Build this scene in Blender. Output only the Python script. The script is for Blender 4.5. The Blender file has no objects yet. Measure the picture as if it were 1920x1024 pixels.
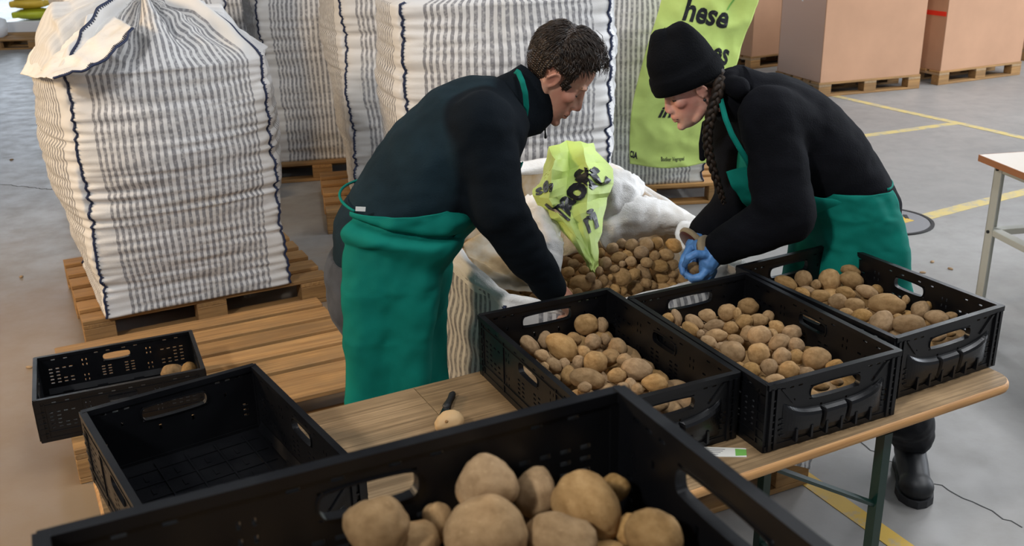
import bpy, bmesh, math, random
import numpy as np
from mathutils import Vector, Matrix, Euler, noise

random.seed(7)
RNG = np.random.default_rng(7)
SC = bpy.context.scene
COL = SC.collection
PI = math.pi

# ------------------------------------------------------------------ camera
cam_d = bpy.data.cameras.new('camera')
cam = bpy.data.objects.new('camera', cam_d)
COL.objects.link(cam)
PITCH, ROLL, CAMH = 0.3639, -0.0239, 2.0047
_fw = Vector((0, math.cos(PITCH), -math.sin(PITCH)))
_r = Vector((1, 0, 0)); _u = _r.cross(_fw)
_R = math.cos(ROLL)*_r + math.sin(ROLL)*_u
_U = -math.sin(ROLL)*_r + math.cos(ROLL)*_u
cam.matrix_world = Matrix(((_R.x, _U.x, -_fw.x, 0), (_R.y, _U.y, -_fw.y, 0), (_R.z, _U.z, -_fw.z, CAMH), (0, 0, 0, 1)))
cam_d.sensor_width = 36.0
cam_d.lens = 35.43
cam_d.clip_end = 200
cam_d.dof.use_dof = True
cam_d.dof.focus_distance = 2.95
cam_d.dof.aperture_fstop = 8.0
SC.camera = cam

# ------------------------------------------------------------------ world, lights, exposure
w = bpy.data.worlds.new('world'); SC.world = w; w.use_nodes = True
w.node_tree.nodes['Background'].inputs[0].default_value = (0.80, 0.87, 1.0, 1)
w.node_tree.nodes['Background'].inputs[1].default_value = 0.3

def area(name, loc, target, size, energy, color, size_y=None):
    l = bpy.data.lights.new(name, 'AREA'); l.energy = energy; l.color = color
    l.size = size
    if size_y: l.shape = 'RECTANGLE'; l.size_y = size_y
    o = bpy.data.objects.new(name, l); COL.objects.link(o)
    o.location = loc
    o.rotation_euler = (Vector(target)-Vector(loc)).to_track_quat('-Z', 'Y').to_euler()
    return o
area('hall_lamp_warm', (-5.2, 2.8, 2.9), (-1.9, 4.0, 0.2), 0.8, 140, (1.0, 0.72, 0.43))
area('hall_lamp_front', (-3.4, -2.6, 5.6), (0.3, 3.0, 0.6), 0.55, 240, (1.0, 0.97, 0.93))
for lx in (-4.5, 0.6, 5.7):
    for ly in (2.2, 6.4, 10.6):
        if lx < -2 or (lx < 3 and ly > 5): continue          # no strips over the stored bags and left floor, to keep them dark
        area('unseen_strip_lamp', (lx, ly, 6.2), (lx, ly, 0), 0.35, 100 if lx < 3 else 190, (0.95, 0.97, 1.0), 3.2)  # strips out of view, added under the ceiling to light the closed hall
area('unseen_strip_lamp', (-8.0, 13.0, 6.2), (-8.0, 13.0, 0), 0.35, 90, (0.92, 0.96, 1.0), 3.2)  # added out of view to brighten the far goods and the floor there
area('gate_daylight', (11.0, 7.5, 3.2), (1.5, 4.5, 0.4), 4.0, 750, (0.86, 0.92, 1.0), 4.0)

vs = SC.view_settings
vs.view_transform = 'Standard'; vs.look = 'None'; vs.exposure = 0.18; vs.gamma = 1.0; vs.use_curve_mapping = False

# ------------------------------------------------------------------ helpers
WORLD = {}
def empty(name, loc, rz=0.0, label=None, cat=None, group=None, rot=None):
    o = bpy.data.objects.new(name, None); COL.objects.link(o)
    o.location = loc; o.rotation_euler = rot if rot else (0, 0, rz)
    o.empty_display_size = 0.1
    WORLD[o.name] = Matrix.Translation(Vector(loc)) @ Euler(rot if rot else (0, 0, rz)).to_matrix().to_4x4()
    tag(o, label, cat, group)
    return o
def tag(o, label=None, cat=None, group=None, kind=None):
    if label: o['label'] = label
    if cat: o['category'] = cat
    if group: o['group'] = group
    if kind: o['kind'] = kind
    return o
def mesh(name, V, F, smooth=False, uv=None):
    me = bpy.data.meshes.new(name)
    me.from_pydata([tuple(map(float, v)) for v in V], [], [tuple(map(int, f)) for f in F])
    if uv is not None:
        l = me.uv_layers.new(name='UVMap')
        vi = np.empty(len(me.loops), dtype=np.int32); me.loops.foreach_get('vertex_index', vi)
        l.data.foreach_set('uv', np.asarray(uv, dtype=np.float32)[vi].ravel())
    if smooth: me.polygons.foreach_set('use_smooth', [True]*len(me.polygons))
    me.update()
    return me
def obj(name, me, mat=None, parent=None, loc=(0, 0, 0), rot=(0, 0, 0), scale=(1, 1, 1), world=False):
    """world=True: the mesh is in world coordinates although it has a parent"""
    o = bpy.data.objects.new(name, me); COL.objects.link(o)
    o.location = loc; o.rotation_euler = rot; o.scale = scale
    if mat and not me.materials: me.materials.append(mat)
    if parent:
        o.parent = parent
        if world: o.matrix_parent_inverse = WORLD[parent.name].inverted()
    return o

class MB:
    def __init__(s): s.V = []; s.F = []
    def add(s, V, F):
        b = len(s.V); s.V.extend([tuple(v) for v in V]); s.F.extend([tuple(i+b for i in f) for f in F]); return s
    def box(s, x0, x1, y0, y1, z0, z1):
        return s.add([(x0,y0,z0),(x1,y0,z0),(x1,y1,z0),(x0,y1,z0),(x0,y0,z1),(x1,y0,z1),(x1,y1,z1),(x0,y1,z1)],
                     [(3,2,1,0),(4,5,6,7),(0,1,5,4),(1,2,6,5),(2,3,7,6),(3,0,4,7)])
    def tube(s, P, R, n=8, cap=True):
        P = [Vector(p) for p in P]
        if not hasattr(R, '__len__'): R = [R]*len(P)
        V = []; F = []
        t0 = (P[1]-P[0]).normalized()
        a = t0.orthogonal().normalized()
        for i, p in enumerate(P):
            t = (P[min(i+1, len(P)-1)]-P[max(i-1, 0)]).normalized()
            a = (a - t*a.dot(t)).normalized(); b = t.cross(a)
            for k in range(n):
                q = 2*PI*k/n
                V.append(p + (a*math.cos(q)+b*math.sin(q))*R[i])
        for i in range(len(P)-1):
            for k in range(n):
                F.append((i*n+k, i*n+(k+1) % n, (i+1)*n+(k+1) % n, (i+1)*n+k))
        if cap:
            F.append(tuple(range(n-1, -1, -1))); F.append(tuple(range((len(P)-1)*n, len(P)*n)))
        return s.add(V, F)
    def cone(s, p0, p1, r0, r1, n=14, m=5):
        """round cone: a tapered capsule"""
        p0 = Vector(p0); p1 = Vector(p1); d = (p1-p0)
        L = d.length or 1e-6; t = d/L
        P = []; R = []
        for k in range(m+1):
            q = PI/2*k/m
            P.append(p0 - t*r0*math.cos(q)); R.append(max(r0*math.sin(q), 1e-4))
        for k in range(m+1):
            q = PI/2*k/m
            P.append(p1 + t*r1*math.sin(q)); R.append(max(r1*math.cos(q), 1e-4))
        return s.tube(P, R, n)
    def chain(s, P, R, n=14):
        for i in range(len(P)-1): s.cone(P[i], P[i+1], R[i], R[i+1], n)
        return s
    def ell(s, c, r, M=None, nu=18, nv=12):
        V = []; F = []
        c = Vector(c)
        for j in range(nv+1):
            th = PI*j/nv
            for i in range(nu):
                ph = 2*PI*i/nu
                v = Vector((r[0]*math.sin(th)*math.cos(ph), r[1]*math.sin(th)*math.sin(ph), r[2]*math.cos(th)))
                if M is not None: v = M @ v
                V.append(c+v)
        for j in range(nv):
            for i in range(nu):
                F.append((j*nu+i, (j+1)*nu+i, (j+1)*nu+(i+1) % nu, j*nu+(i+1) % nu))
        return s.add(V, F)
    def loft(s, rings, cap=True, closed=True):
        n = len(rings[0]); V = [v for r in rings for v in r]; F = []
        for i in range(len(rings)-1):
            for k in range(n if closed else n-1):
                F.append((i*n+k, i*n+(k+1) % n, (i+1)*n+(k+1) % n, (i+1)*n+k))
        if cap and closed:
            F.append(tuple(range(n-1, -1, -1))); F.append(tuple(range((len(rings)-1)*n, len(rings)*n)))
        return s.add(V, F)
    def xf(s, M, start=0):
        for i in range(start, len(s.V)): s.V[i] = tuple(M @ Vector(s.V[i]))
        return s
    def me(s, name, smooth=False): return mesh(name, s.V, s.F, smooth)

BOXC = {}
def boxmesh(name, dx, dy, dz, b=0.002):
    """a bevelled box, origin in its centre, shared between alike pieces"""
    k = (name, round(dx, 4), round(dy, 4), round(dz, 4), b)
    if k in BOXC: return BOXC[k]
    bm = bmesh.new(); bmesh.ops.create_cube(bm, size=1.0)
    for v in bm.verts: v.co = Vector((v.co.x*dx, v.co.y*dy, v.co.z*dz))
    if b > 0: bmesh.ops.bevel(bm, geom=bm.edges[:], offset=min(b, dx*.4, dy*.4, dz*.4), segments=1, affect='EDGES')
    me = bpy.data.meshes.new(name); bm.to_mesh(me); bm.free()
    BOXC[k] = me
    return me

def remesh(mb, voxel, smooth_it=4, factor=0.5):
    """union of closed shapes as one continuous surface; returns verts, faces as arrays"""
    me = mb.me('tmp')
    o = bpy.data.objects.new('tmp', me); COL.objects.link(o)
    m = o.modifiers.new('r', 'REMESH'); m.mode = 'VOXEL'; m.voxel_size = voxel
    if smooth_it:
        k = o.modifiers.new('s', 'SMOOTH'); k.iterations = smooth_it; k.factor = factor
    bpy.context.view_layer.update()
    dg = bpy.context.evaluated_depsgraph_get()
    m2 = bpy.data.meshes.new_from_object(o.evaluated_get(dg))
    V = np.empty(len(m2.vertices)*3); m2.vertices.foreach_get('co', V); V = V.reshape(-1, 3)
    N = np.empty(len(m2.vertices)*3); m2.vertex_normals.foreach_get('vector', N); N = N.reshape(-1, 3)
    F = [tuple(p.vertices) for p in m2.polygons]
    bpy.data.objects.remove(o); bpy.data.meshes.remove(me); bpy.data.meshes.remove(m2)
    return V, N, F
def wrinkle(V, N, amp, freq, stretch=(1, 1, 1), seed=0.0):
    out = V.copy()
    for i in range(len(V)):
        p = Vector((V[i][0]*freq*stretch[0]+seed, V[i][1]*freq*stretch[1]+seed*1.7, V[i][2]*freq*stretch[2]))
        out[i] += N[i]*amp*noise.noise(p)
    return out

# ------------------------------------------------------------------ materials
def mat(name, color, rough=0.6, spec=0.5, metal=0.0, sheen=0.0):
    m = bpy.data.materials.new(name); m.use_nodes = True
    b = m.node_tree.nodes['Principled BSDF']
    b.inputs['Base Color'].default_value = (*color, 1)
    b.inputs['Roughness'].default_value = rough
    b.inputs['Specular IOR Level'].default_value = spec
    b.inputs['Metallic'].default_value = metal
    if sheen: b.inputs['Sheen Weight'].default_value = sheen
    return m
class NT:
    def __init__(s, m): s.m = m; s.t = m.node_tree; s.b = s.t.nodes['Principled BSDF']
    def n(s, typ, **kw):
        x = s.t.nodes.new(typ)
        for k, v in kw.items():
            if hasattr(x, k): setattr(x, k, v)
            else: x.inputs[k.replace('_', ' ')].default_value = v
        return x
    def l(s, a, b): s.t.links.new(a, b)
    def math(s, op, a, b=None, c=None):
        x = s.t.nodes.new('ShaderNodeMath'); x.operation = op
        for i, v in enumerate((a, b, c)):
            if v is None: continue
            if isinstance(v, (int, float)): x.inputs[i].default_value = v
            else: s.l(v, x.inputs[i])
        return x.outputs[0]
    def ramp(s, fac, stops):
        x = s.t.nodes.new('ShaderNodeValToRGB')
        e = x.color_ramp.elements
        while len(e) < len(stops): e.new(0.5)
        for i, (p, c) in enumerate(stops): e[i].position = p; e[i].color = (*c, 1) if len(c) == 3 else c
        s.l(fac, x.inputs[0]); return x.outputs[0]
    def mix(s, fac, a, b):
        x = s.t.nodes.new('ShaderNodeMix'); x.data_type = 'RGBA'
        for i, v in ((0, fac), (6, a), (7, b)):
            if isinstance(v, (int, float)): x.inputs[i].default_value = v
            elif isinstance(v, tuple): x.inputs[i].default_value = (*v, 1)
            else: s.l(v, x.inputs[i])
        return x.outputs[2]
    def bump(s, h, strength=0.3, dist=0.01):
        x = s.t.nodes.new('ShaderNodeBump'); x.inputs['Strength'].default_value = strength; x.inputs['Distance'].default_value = dist
        s.l(h, x.inputs['Height']); s.l(x.outputs[0], s.b.inputs['Normal'])
    def noise(s, vec, scale, detail=4, rough=0.55):
        x = s.t.nodes.new('ShaderNodeTexNoise'); x.inputs['Scale'].default_value = scale
        x.inputs['Detail'].default_value = detail; x.inputs['Roughness'].default_value = rough
        if vec is not None: s.l(vec, x.inputs['Vector'])
        return x.outputs[0]
    def coord(s, which='Object', scale=(1, 1, 1), rnd=False):
        c = s.t.nodes.new('ShaderNodeTexCoord'); mp = s.t.nodes.new('ShaderNodeMapping')
        mp.inputs['Scale'].default_value = scale; s.l(c.outputs[which], mp.inputs[0])
        if rnd:
            oi = s.t.nodes.new('ShaderNodeObjectInfo'); cb = s.t.nodes.new('ShaderNodeCombineXYZ')
            for i, k in enumerate((17.0, 9.0, 23.0)): s.l(s.math('MULTIPLY', oi.outputs['Random'], k), cb.inputs[i])
            s.l(cb.outputs[0], mp.inputs['Location'])
        return mp.outputs[0]
    def rnd(s):
        return s.t.nodes.new('ShaderNodeObjectInfo').outputs['Random']

def wood(name, dark, light, rough=0.7, grain=42, worn=None):
    m = mat(name, light, rough, 0.3); t = NT(m)
    v = t.coord('Object', (1.3, grain, grain), True)
    n1 = t.noise(v, 1.6, 7, 0.68)
    v2 = t.coord('Object', (3, 5, 5), True)
    n2 = t.noise(v2, 2.0, 3)
    c = t.ramp(n1, [(0.3, dark), (0.62, light), (0.85, tuple(min(1, x*1.12) for x in light))])
    c = t.mix(t.ramp(n2, [(0.35, (0, 0, 0)), (0.75, (0.75, 0.75, 0.75))]), c, worn or tuple(x*0.62 for x in light))
    r = t.rnd()
    hs = t.n('ShaderNodeHueSaturation'); t.l(c, hs.inputs['Color'])
    t.l(t.math('MULTIPLY_ADD', r, 0.35, 0.82), hs.inputs['Value']); t.l(hs.outputs[0], t.b.inputs['Base Color'])
    t.bump(n1, 0.35, 0.003)
    return m
M = {}
M['pallet'] = wood('pallet_wood', (0.19, 0.095, 0.034), (0.42, 0.235, 0.088), worn=(0.24, 0.145, 0.066))
M['pallet_new'] = wood('pallet_wood_pale', (0.30, 0.15, 0.05), (0.52, 0.28, 0.10), worn=(0.36, 0.2, 0.08))
M['pallet_far'] = wood('pallet_wood_dull', (0.22, 0.14, 0.075), (0.42, 0.29, 0.16), worn=(0.26, 0.18, 0.11))
M['table'] = wood('table_wood', (0.12, 0.075, 0.038), (0.44, 0.30, 0.165), 0.6, 55, worn=(0.19, 0.12, 0.06))
M['table_dark'] = wood('table_wood_stained', (0.10, 0.065, 0.033), (0.38, 0.255, 0.135), 0.55, 55, worn=(0.13, 0.082, 0.04))
M['table_edge'] = wood('table_edge_wood', (0.30, 0.135, 0.045), (0.70, 0.39, 0.15), 0.6, 40, worn=(0.42, 0.22, 0.09))

m = mat('black_plastic', (0.0035, 0.0038, 0.005), 0.32, 0.40); t = NT(m)
v = t.coord('Object'); n = t.noise(v, 60, 3); t.bump(n, 0.08, 0.002)
n2 = t.noise(v, 7, 4); t.l(t.ramp(n2, [(0.35, (0.27,)*3), (0.7, (0.48,)*3)]), t.b.inputs['Roughness'])
M['plastic'] = m
M['plastic_inner'] = m

m = mat('potato_skin', (0.36, 0.21, 0.09), 0.85, 0.25); t = NT(m)
v = t.coord('Object', (1, 1, 1), True)
n1 = t.noise(v, 2.2, 4); n2 = t.noise(v, 22, 5, 0.7); n3 = t.noise(v, 6, 2)
c = t.ramp(n1, [(0.28, (0.22, 0.132, 0.058)), (0.52, (0.315, 0.198, 0.094)), (0.75, (0.39, 0.255, 0.128))])
c = t.mix(t.ramp(n2, [(0.52, (0, 0, 0)), (0.68, (0.55, 0.55, 0.55))]), c, (0.20, 0.125, 0.062))
c = t.mix(t.ramp(n3, [(0.62, (0, 0, 0)), (0.72, (0.35, 0.35, 0.35))]), c, (0.5, 0.33, 0.17))
hs = t.n('ShaderNodeHueSaturation'); t.l(c, hs.inputs['Color'])
r = t.rnd(); t.l(t.math('MULTIPLY_ADD', r, 0.45, 0.80), hs.inputs['Value'])
t.l(t.math('MULTIPLY_ADD', t.math('FRACT', t.math('MULTIPLY', r, 7.3)), 0.25, 0.9), hs.inputs['Saturation'])
t.l(hs.outputs[0], t.b.inputs['Base Color'])
t.bump(t.math('ADD', n2, t.math('MULTIPLY', n3, 0.6)), 0.3, 0.03)
M['potato'] = m

def bag_mat(name, white, grey, contrast=1.0):
    m = mat(name, white, 0.75, 0.25); t = NT(m)
    uvn = t.n('ShaderNodeUVMap'); uvn.uv_map = 'UVMap'
    sx = t.n('ShaderNodeSeparateXYZ'); t.l(uvn.outputs[0], sx.inputs[0])
    u, vv = sx.outputs[0], sx.outputs[1]
    oc = t.coord('Object')
    fu = t.math('FRACT', u)
    wob = t.math('MULTIPLY_ADD', t.noise(oc, 9, 2), 0.012, -0.006)
    fu2 = t.math('ADD', fu, wob)
    st = t.math('MULTIPLY_ADD', t.math('SINE', t.math('MULTIPLY', fu2, 2*PI*31)), 0.5, 0.5)
    st = t.ramp(st, [(0.0, (0, 0, 0)), (0.36, (0, 0, 0)), (0.58, (1, 1, 1))])
    band = t.math('LESS_THAN', t.math('ABSOLUTE', t.math('SUBTRACT', fu, 0.5)), 0.385)
    brk = t.ramp(t.noise(oc, 55, 2), [(0.30, (0.45,)*3), (0.55, (1,)*3)])
    mk = t.math('MULTIPLY', t.math('MULTIPLY', st, band), brk)
    mk = t.math('MULTIPLY', mk, contrast)
    slack = t.math('MULTIPLY', t.math('GREATER_THAN', vv, 1.02), t.math('GREATER_THAN', u, 1.0))
    mk = t.math('MULTIPLY', mk, t.math('MULTIPLY_ADD', slack, -0.85, 1.0))
    dirt = t.ramp(t.noise(oc, 3.2, 4), [(0.45, (0, 0, 0)), (0.8, (0.5,)*3)])
    base = t.mix(dirt, white, tuple(a*b for a, b in zip(white, (0.86, 0.79, 0.66))))
    t.l(t.mix(mk, base, grey), t.b.inputs['Base Color'])
    wv = t.noise(t.coord('Object', (1, 1, 1)), 320, 2)
    t.bump(t.math('ADD', wv, t.math('MULTIPLY', t.noise(oc, 30, 3), 1.2)), 0.25, 0.004)
    return m
M['bag'] = bag_mat('woven_bag_fabric', (0.70, 0.70, 0.70), (0.25, 0.25, 0.265))
M['bag_plain'] = None
m = mat('woven_plain_fabric', (0.72, 0.70, 0.66), 0.75, 0.25); t = NT(m)
oc = t.coord('Object')
t.l(t.mix(t.ramp(t.noise(oc, 7, 4), [(0.52, (0, 0, 0)), (0.8, (0.7,)*3)]), (0.82, 0.81, 0.79), (0.62, 0.55, 0.44)), t.b.inputs['Base Color'])
t.bump(t.math('ADD', t.noise(oc, 260, 2), t.math('MULTIPLY', t.noise(oc, 24, 4), 2.5)), 0.35, 0.006)
M['bag_plain'] = m
m = mat('bag_inside_dirty', (0.50, 0.36, 0.20), 0.85, 0.2); t = NT(m)
oc = t.coord('Object')
t.l(t.ramp(t.noise(oc, 9, 4), [(0.35, (0.62, 0.56, 0.46)), (0.6, (0.46, 0.33, 0.18)), (0.8, (0.26, 0.16, 0.08))]), t.b.inputs['Base Color'])
M['bag_inside'] = m
M['stitch'] = mat('navy_stitching', (0.012, 0.022, 0.065), 0.6)

def cloth(name, col, rough=0.85, var=0.25, sheen=0.2, bump=0.3, scale=300):
    m = mat(name, col, rough, 0.12, 0, sheen); t = NT(m)
    oc = t.coord('Object')
    t.l(t.mix(t.ramp(t.noise(oc, 8, 4), [(0.35, (0, 0, 0)), (0.75, (1, 1, 1))]), tuple(x*(1-var) for x in col), tuple(x*(1+var) for x in col)), t.b.inputs['Base Color'])
    t.bump(t.math('ADD', t.noise(oc, scale, 3), t.math('MULTIPLY', t.noise(oc, 25, 3), 1.0)), bump, 0.004)
    return m
M['apron'] = cloth('green_apron_cloth', (0.003, 0.165, 0.128), 0.8, 0.12, 0.0, 0.2, 500)
M['fleece'] = cloth('dark_teal_fleece', (0.010, 0.022, 0.030), 0.95, 0.25, 0.0, 0.35, 260)
t = NT(M['fleece']); lk = t.b.inputs['Base Color'].links[0].from_socket
yk = t.n('ShaderNodeAttribute'); yk.attribute_name = 'yoke'
t.l(t.mix(t.ramp(t.math('MULTIPLY_ADD', yk.outputs['Fac'], 60.0, 0.5), [(0.0, (0, 0, 0)), (1.0, (1, 1, 1))]), lk, (0.0045, 0.0075, 0.011)), t.b.inputs['Base Color'])
M['fleece_dark'] = cloth('black_navy_fleece', (0.0045, 0.0075, 0.011), 0.95, 0.25, 0.0, 0.35, 260)
M['wool'] = cloth('black_wool', (0.0055, 0.006, 0.0085), 0.95, 0.25, 0.0, 0.4, 220)
M['beanie'] = cloth('black_knit', (0.004, 0.0045, 0.006), 0.95, 0.2, 0.0, 0.5, 200)
M['jeans'] = cloth('grey_denim', (0.055, 0.058, 0.066), 0.85, 0.45, 0.1, 0.3, 420)
M['trousers'] = cloth('dark_trousers', (0.010, 0.011, 0.014), 0.85, 0.4, 0.1, 0.3, 420)
M['boot'] = mat('black_rubber_boot', (0.008, 0.009, 0.011), 0.5)
M['boot_sole'] = mat('boot_sole', (0.02, 0.021, 0.024), 0.6)
M['cuff'] = cloth('khaki_cuff', (0.34, 0.27, 0.17), 0.9)
M['cuff_red'] = cloth('dark_red_cuff', (0.07, 0.02, 0.015), 0.9)
m = mat('blue_glove', (0.10, 0.27, 0.60), 0.5, 0.4); t = NT(m)
oc = t.coord('Object'); n = t.noise(oc, 120, 3); t.bump(n, 0.3, 0.003)
t.l(t.mix(t.ramp(t.noise(oc, 30, 3), [(0.4, (0, 0, 0)), (0.7, (1, 1, 1))]), (0.075, 0.20, 0.46), (0.13, 0.32, 0.66)), t.b.inputs['Base Color'])
M['glove'] = m
def skin(name, col, red):
    m = mat(name, col, 0.5, 0.4); t = NT(m); b = t.b
    b.inputs['Subsurface Weight'].default_value = 0.12
    b.inputs['Subsurface Radius'].default_value = (0.01, 0.004, 0.002)
    at = t.n('ShaderNodeAttribute'); at.attribute_name = 'flush'
    oc = t.coord('Object')
    c = t.mix(t.ramp(t.noise(oc, 35, 3), [(0.35, (0, 0, 0)), (0.7, (0.6,)*3)]), col, red)
    t.l(t.mix(at.outputs['Fac'], c, red), b.inputs['Base Color'])
    t.bump(t.noise(oc, 400, 2), 0.1, 0.001)
    return m
M['skin_m'] = skin('skin_tanned', (0.60, 0.345, 0.235), (0.50, 0.19, 0.13))
M['skin_f'] = skin('skin_fair', (0.66, 0.39, 0.30), (0.58, 0.22, 0.17))
m = mat('brown_hair', (0.018, 0.010, 0.006), 0.45, 0.5); t = NT(m)
oc = t.coord('Object'); t.l(t.ramp(t.noise(oc, 70, 3), [(0.35, (0.009, 0.005, 0.003)), (0.7, (0.040, 0.022, 0.012))]), t.b.inputs['Base Color'])
M['hair'] = m
m = mat('braid_hair', (0.03, 0.015, 0.008), 0.6, 0.25); t = NT(m)
oc = t.coord('Object'); t.l(t.ramp(t.noise(oc, 90, 3), [(0.35, (0.006, 0.004, 0.003)), (0.7, (0.035, 0.020, 0.011))]), t.b.inputs['Base Color'])
M['braid'] = m
M['eye'] = mat('dark_lashes', (0.012, 0.007, 0.005), 0.5)
def paper(name, col):
    m = mat(name, col, 0.5, 0.35); t = NT(m)
    oc = t.coord('Object')
    t.l(t.mix(t.ramp(t.noise(oc, 6, 3), [(0.4, (0, 0, 0)), (0.7, (1, 1, 1))]), tuple(x*0.93 for x in col), tuple(min(1, x*1.05) for x in col)), t.b.inputs['Base Color'])
    t.bump(t.noise(oc, 14, 4), 0.25, 0.01)
    return m
M['lime'] = paper('lime_paper', (0.56, 0.73, 0.20))
M['ink'] = mat('black_ink', (0.008, 0.009, 0.013), 0.35)
M['ink_green'] = mat('green_ink', (0.16, 0.42, 0.08), 0.5)
M['white_paper'] = mat('white_paper', (0.72, 0.71, 0.66), 0.6)
def card(name, col):
    m = mat(name, col, 0.75, 0.25); t = NT(m)
    oc = t.coord('Object')
    n = t.noise(oc, 1.8, 4)
    t.l(t.mix(t.ramp(n, [(0.35, (0, 0, 0)), (0.75, (1, 1, 1))]), tuple(x*0.9 for x in col), tuple(x*1.07 for x in col)), t.b.inputs['Base Color'])
    return m
M['card'] = card('brown_cardboard', (0.47, 0.27, 0.165))
M['card_print'] = mat('glossy_cardboard_side', (0.50, 0.31, 0.22), 0.28)
M['tape'] = mat('clear_tape', (0.75, 0.75, 0.78), 0.2)
M['red'] = mat('red_plastic', (0.75, 0.03, 0.012), 0.4)
M['green_steel'] = mat('dark_green_steel', (0.006, 0.030, 0.022), 0.35, 0.5, 0.0)
M['grey_steel'] = mat('pale_grey_steel', (0.42, 0.42, 0.37), 0.45)
M['dark'] = mat('dark_rubber', (0.01, 0.01, 0.011), 0.6)
M['laminate'] = mat('pale_laminate', (0.62, 0.55, 0.47), 0.35)
M['laminate_edge'] = mat('brown_laminate_edge', (0.33, 0.13, 0.05), 0.4)
M['blade'] = mat('knife_steel', (0.35, 0.35, 0.36), 0.25, 0.5, 1.0)
M['iron'] = mat('cast_iron', (0.20, 0.20, 0.21), 0.5)
M['white_tag'] = mat('white_tag', (0.75, 0.76, 0.74), 0.6)
M['white'] = mat('white_film', (0.78, 0.80, 0.83), 0.35)
M['blue'] = mat('blue_plastic', (0.03, 0.12, 0.42), 0.4)
M['yellow'] = mat('yellow_plastic', (0.75, 0.50, 0.05), 0.5)
M['olive'] = mat('lime_yellow_plastic', (0.50, 0.55, 0.03), 0.5)
def linepaint(name, col, amount):
    m = mat(name, col, 0.55); t = NT(m)
    oc = t.coord('Object')
    t.l(t.mix(t.ramp(t.noise(oc, 11, 5, 0.7), [(amount, (0, 0, 0)), (amount+0.2, (1, 1, 1))]), col, (0.33, 0.32, 0.29)), t.b.inputs['Base Color'])
    return m
M['line'] = linepaint('yellow_line_paint', (0.60, 0.385, 0.055), 0.55)
M['line_worn'] = linepaint('worn_yellow_line_paint', (0.56, 0.44, 0.17), 0.47)
m = mat('concrete_floor', (0.30, 0.30, 0.30), 0.4, 0.5); t = NT(m)
oc = t.coord('Object')
n1 = t.noise(oc, 0.55, 5); n2 = t.noise(oc, 6, 6, 0.65); n3 = t.noise(oc, 60, 3)
c = t.ramp(n1, [(0.3, (0.21, 0.205, 0.20)), (0.7, (0.32, 0.312, 0.30))])
c = t.mix(t.ramp(n2, [(0.42, (0, 0, 0)), (0.75, (0.5,)*3)]), c, (0.185, 0.175, 0.16))
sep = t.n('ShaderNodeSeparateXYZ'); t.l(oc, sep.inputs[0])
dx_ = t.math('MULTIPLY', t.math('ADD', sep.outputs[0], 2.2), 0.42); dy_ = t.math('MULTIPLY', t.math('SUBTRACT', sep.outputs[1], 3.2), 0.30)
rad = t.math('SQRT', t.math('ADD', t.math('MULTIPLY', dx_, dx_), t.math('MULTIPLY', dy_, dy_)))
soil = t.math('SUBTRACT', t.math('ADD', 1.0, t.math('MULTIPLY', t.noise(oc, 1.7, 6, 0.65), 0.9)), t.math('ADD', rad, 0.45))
c = t.mix(t.ramp(soil, [(0.0, (0, 0, 0)), (0.5, (0.85,)*3)]), c, (0.225, 0.15, 0.078))     # brown soil tint, with the dim warm light of the left floor painted in
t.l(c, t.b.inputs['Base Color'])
t.l(t.ramp(n2, [(0.3, (0.36,)*3), (0.7, (0.52,)*3)]), t.b.inputs['Roughness'])
t.bump(t.math('ADD', n3, n2), 0.06, 0.004)
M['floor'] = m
M['wall'] = mat('hall_wall', (0.42, 0.44, 0.47), 0.7)
m = mat('window_daylight', (0.8, 0.9, 1.0), 0.5); b = m.node_tree.nodes['Principled BSDF']
b.inputs['Emission Color'].default_value = (0.78, 0.88, 1.0, 1); b.inputs['Emission Strength'].default_value = 5.0
M['window'] = m
M['ceiling'] = mat('dark_ceiling', (0.10, 0.105, 0.11), 0.8)
M['frame'] = mat('window_frame', (0.2, 0.21, 0.22), 0.5)

# ------------------------------------------------------------------ measuring: a pixel of the 1920x1024 photograph at a given depth -> a point in the hall
FPX = 1889.6
def ray(x, y): return _fw + _R*((x-960)/FPX) - _U*((y-512)/FPX)
def at(x, y, Y): d = ray(x, y); return Vector((0, 0, CAMH)) + d*(Y/d.y)
def atz(x, y, z): d = ray(x, y); return Vector((0, 0, CAMH)) + d*((z-CAMH)/d.z)
TH = 0.77          # table height
CH = 0.1743        # crate height
PH = 0.144         # pallet height

# ------------------------------------------------------------------ the hall
def struct(name, me, mt, label, loc=(0, 0, 0), rot=(0, 0, 0)):
    o = obj(name, me, mt, None, loc, rot); o['kind'] = 'structure'; o['label'] = label; return o
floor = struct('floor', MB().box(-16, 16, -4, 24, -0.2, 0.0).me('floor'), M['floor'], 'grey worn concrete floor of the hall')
wb = struct('wall_back', MB().box(-16, 16, 24, 24.3, 0, 8).me('wall'), M['wall'], 'grey back wall of the hall')
wl = struct('wall_left', MB().box(-16.3, -16, -4, 24, 0, 8).me('wall'), M['wall'], 'grey left wall of the hall')
def window(name, x0, x1, z0, z1, y, label):
    o = struct(name, MB().box(x0, x1, y-.06, y, z0, z1).me('window_frame'), M['frame'], label)
    n = max(1, int((x1-x0)/1.1)); w_ = (x1-x0-.1)/n
    for i in range(n):
        a = x0+.05+i*w_
        obj('pane', MB().box(a+.04, a+w_-.04, y-.085, y-.055, z0+.08, z1-.08).me('pane'), M['window'], o)
    return o
struct('wall_right', MB().box(16, 16.3, -4, 24, 0, 8).me('wall'), M['wall'], 'grey right wall of the hall')
struct('wall_front', MB().box(-16, 16, -4.3, -4, 0, 8).me('wall'), M['wall'], 'grey wall of the hall behind the camera')
struct('ceiling', MB().box(-16.3, 16.3, -4.3, 24.3, 7.0, 7.2).me('ceiling'), M['ceiling'], 'dark ceiling of the hall')
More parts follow.
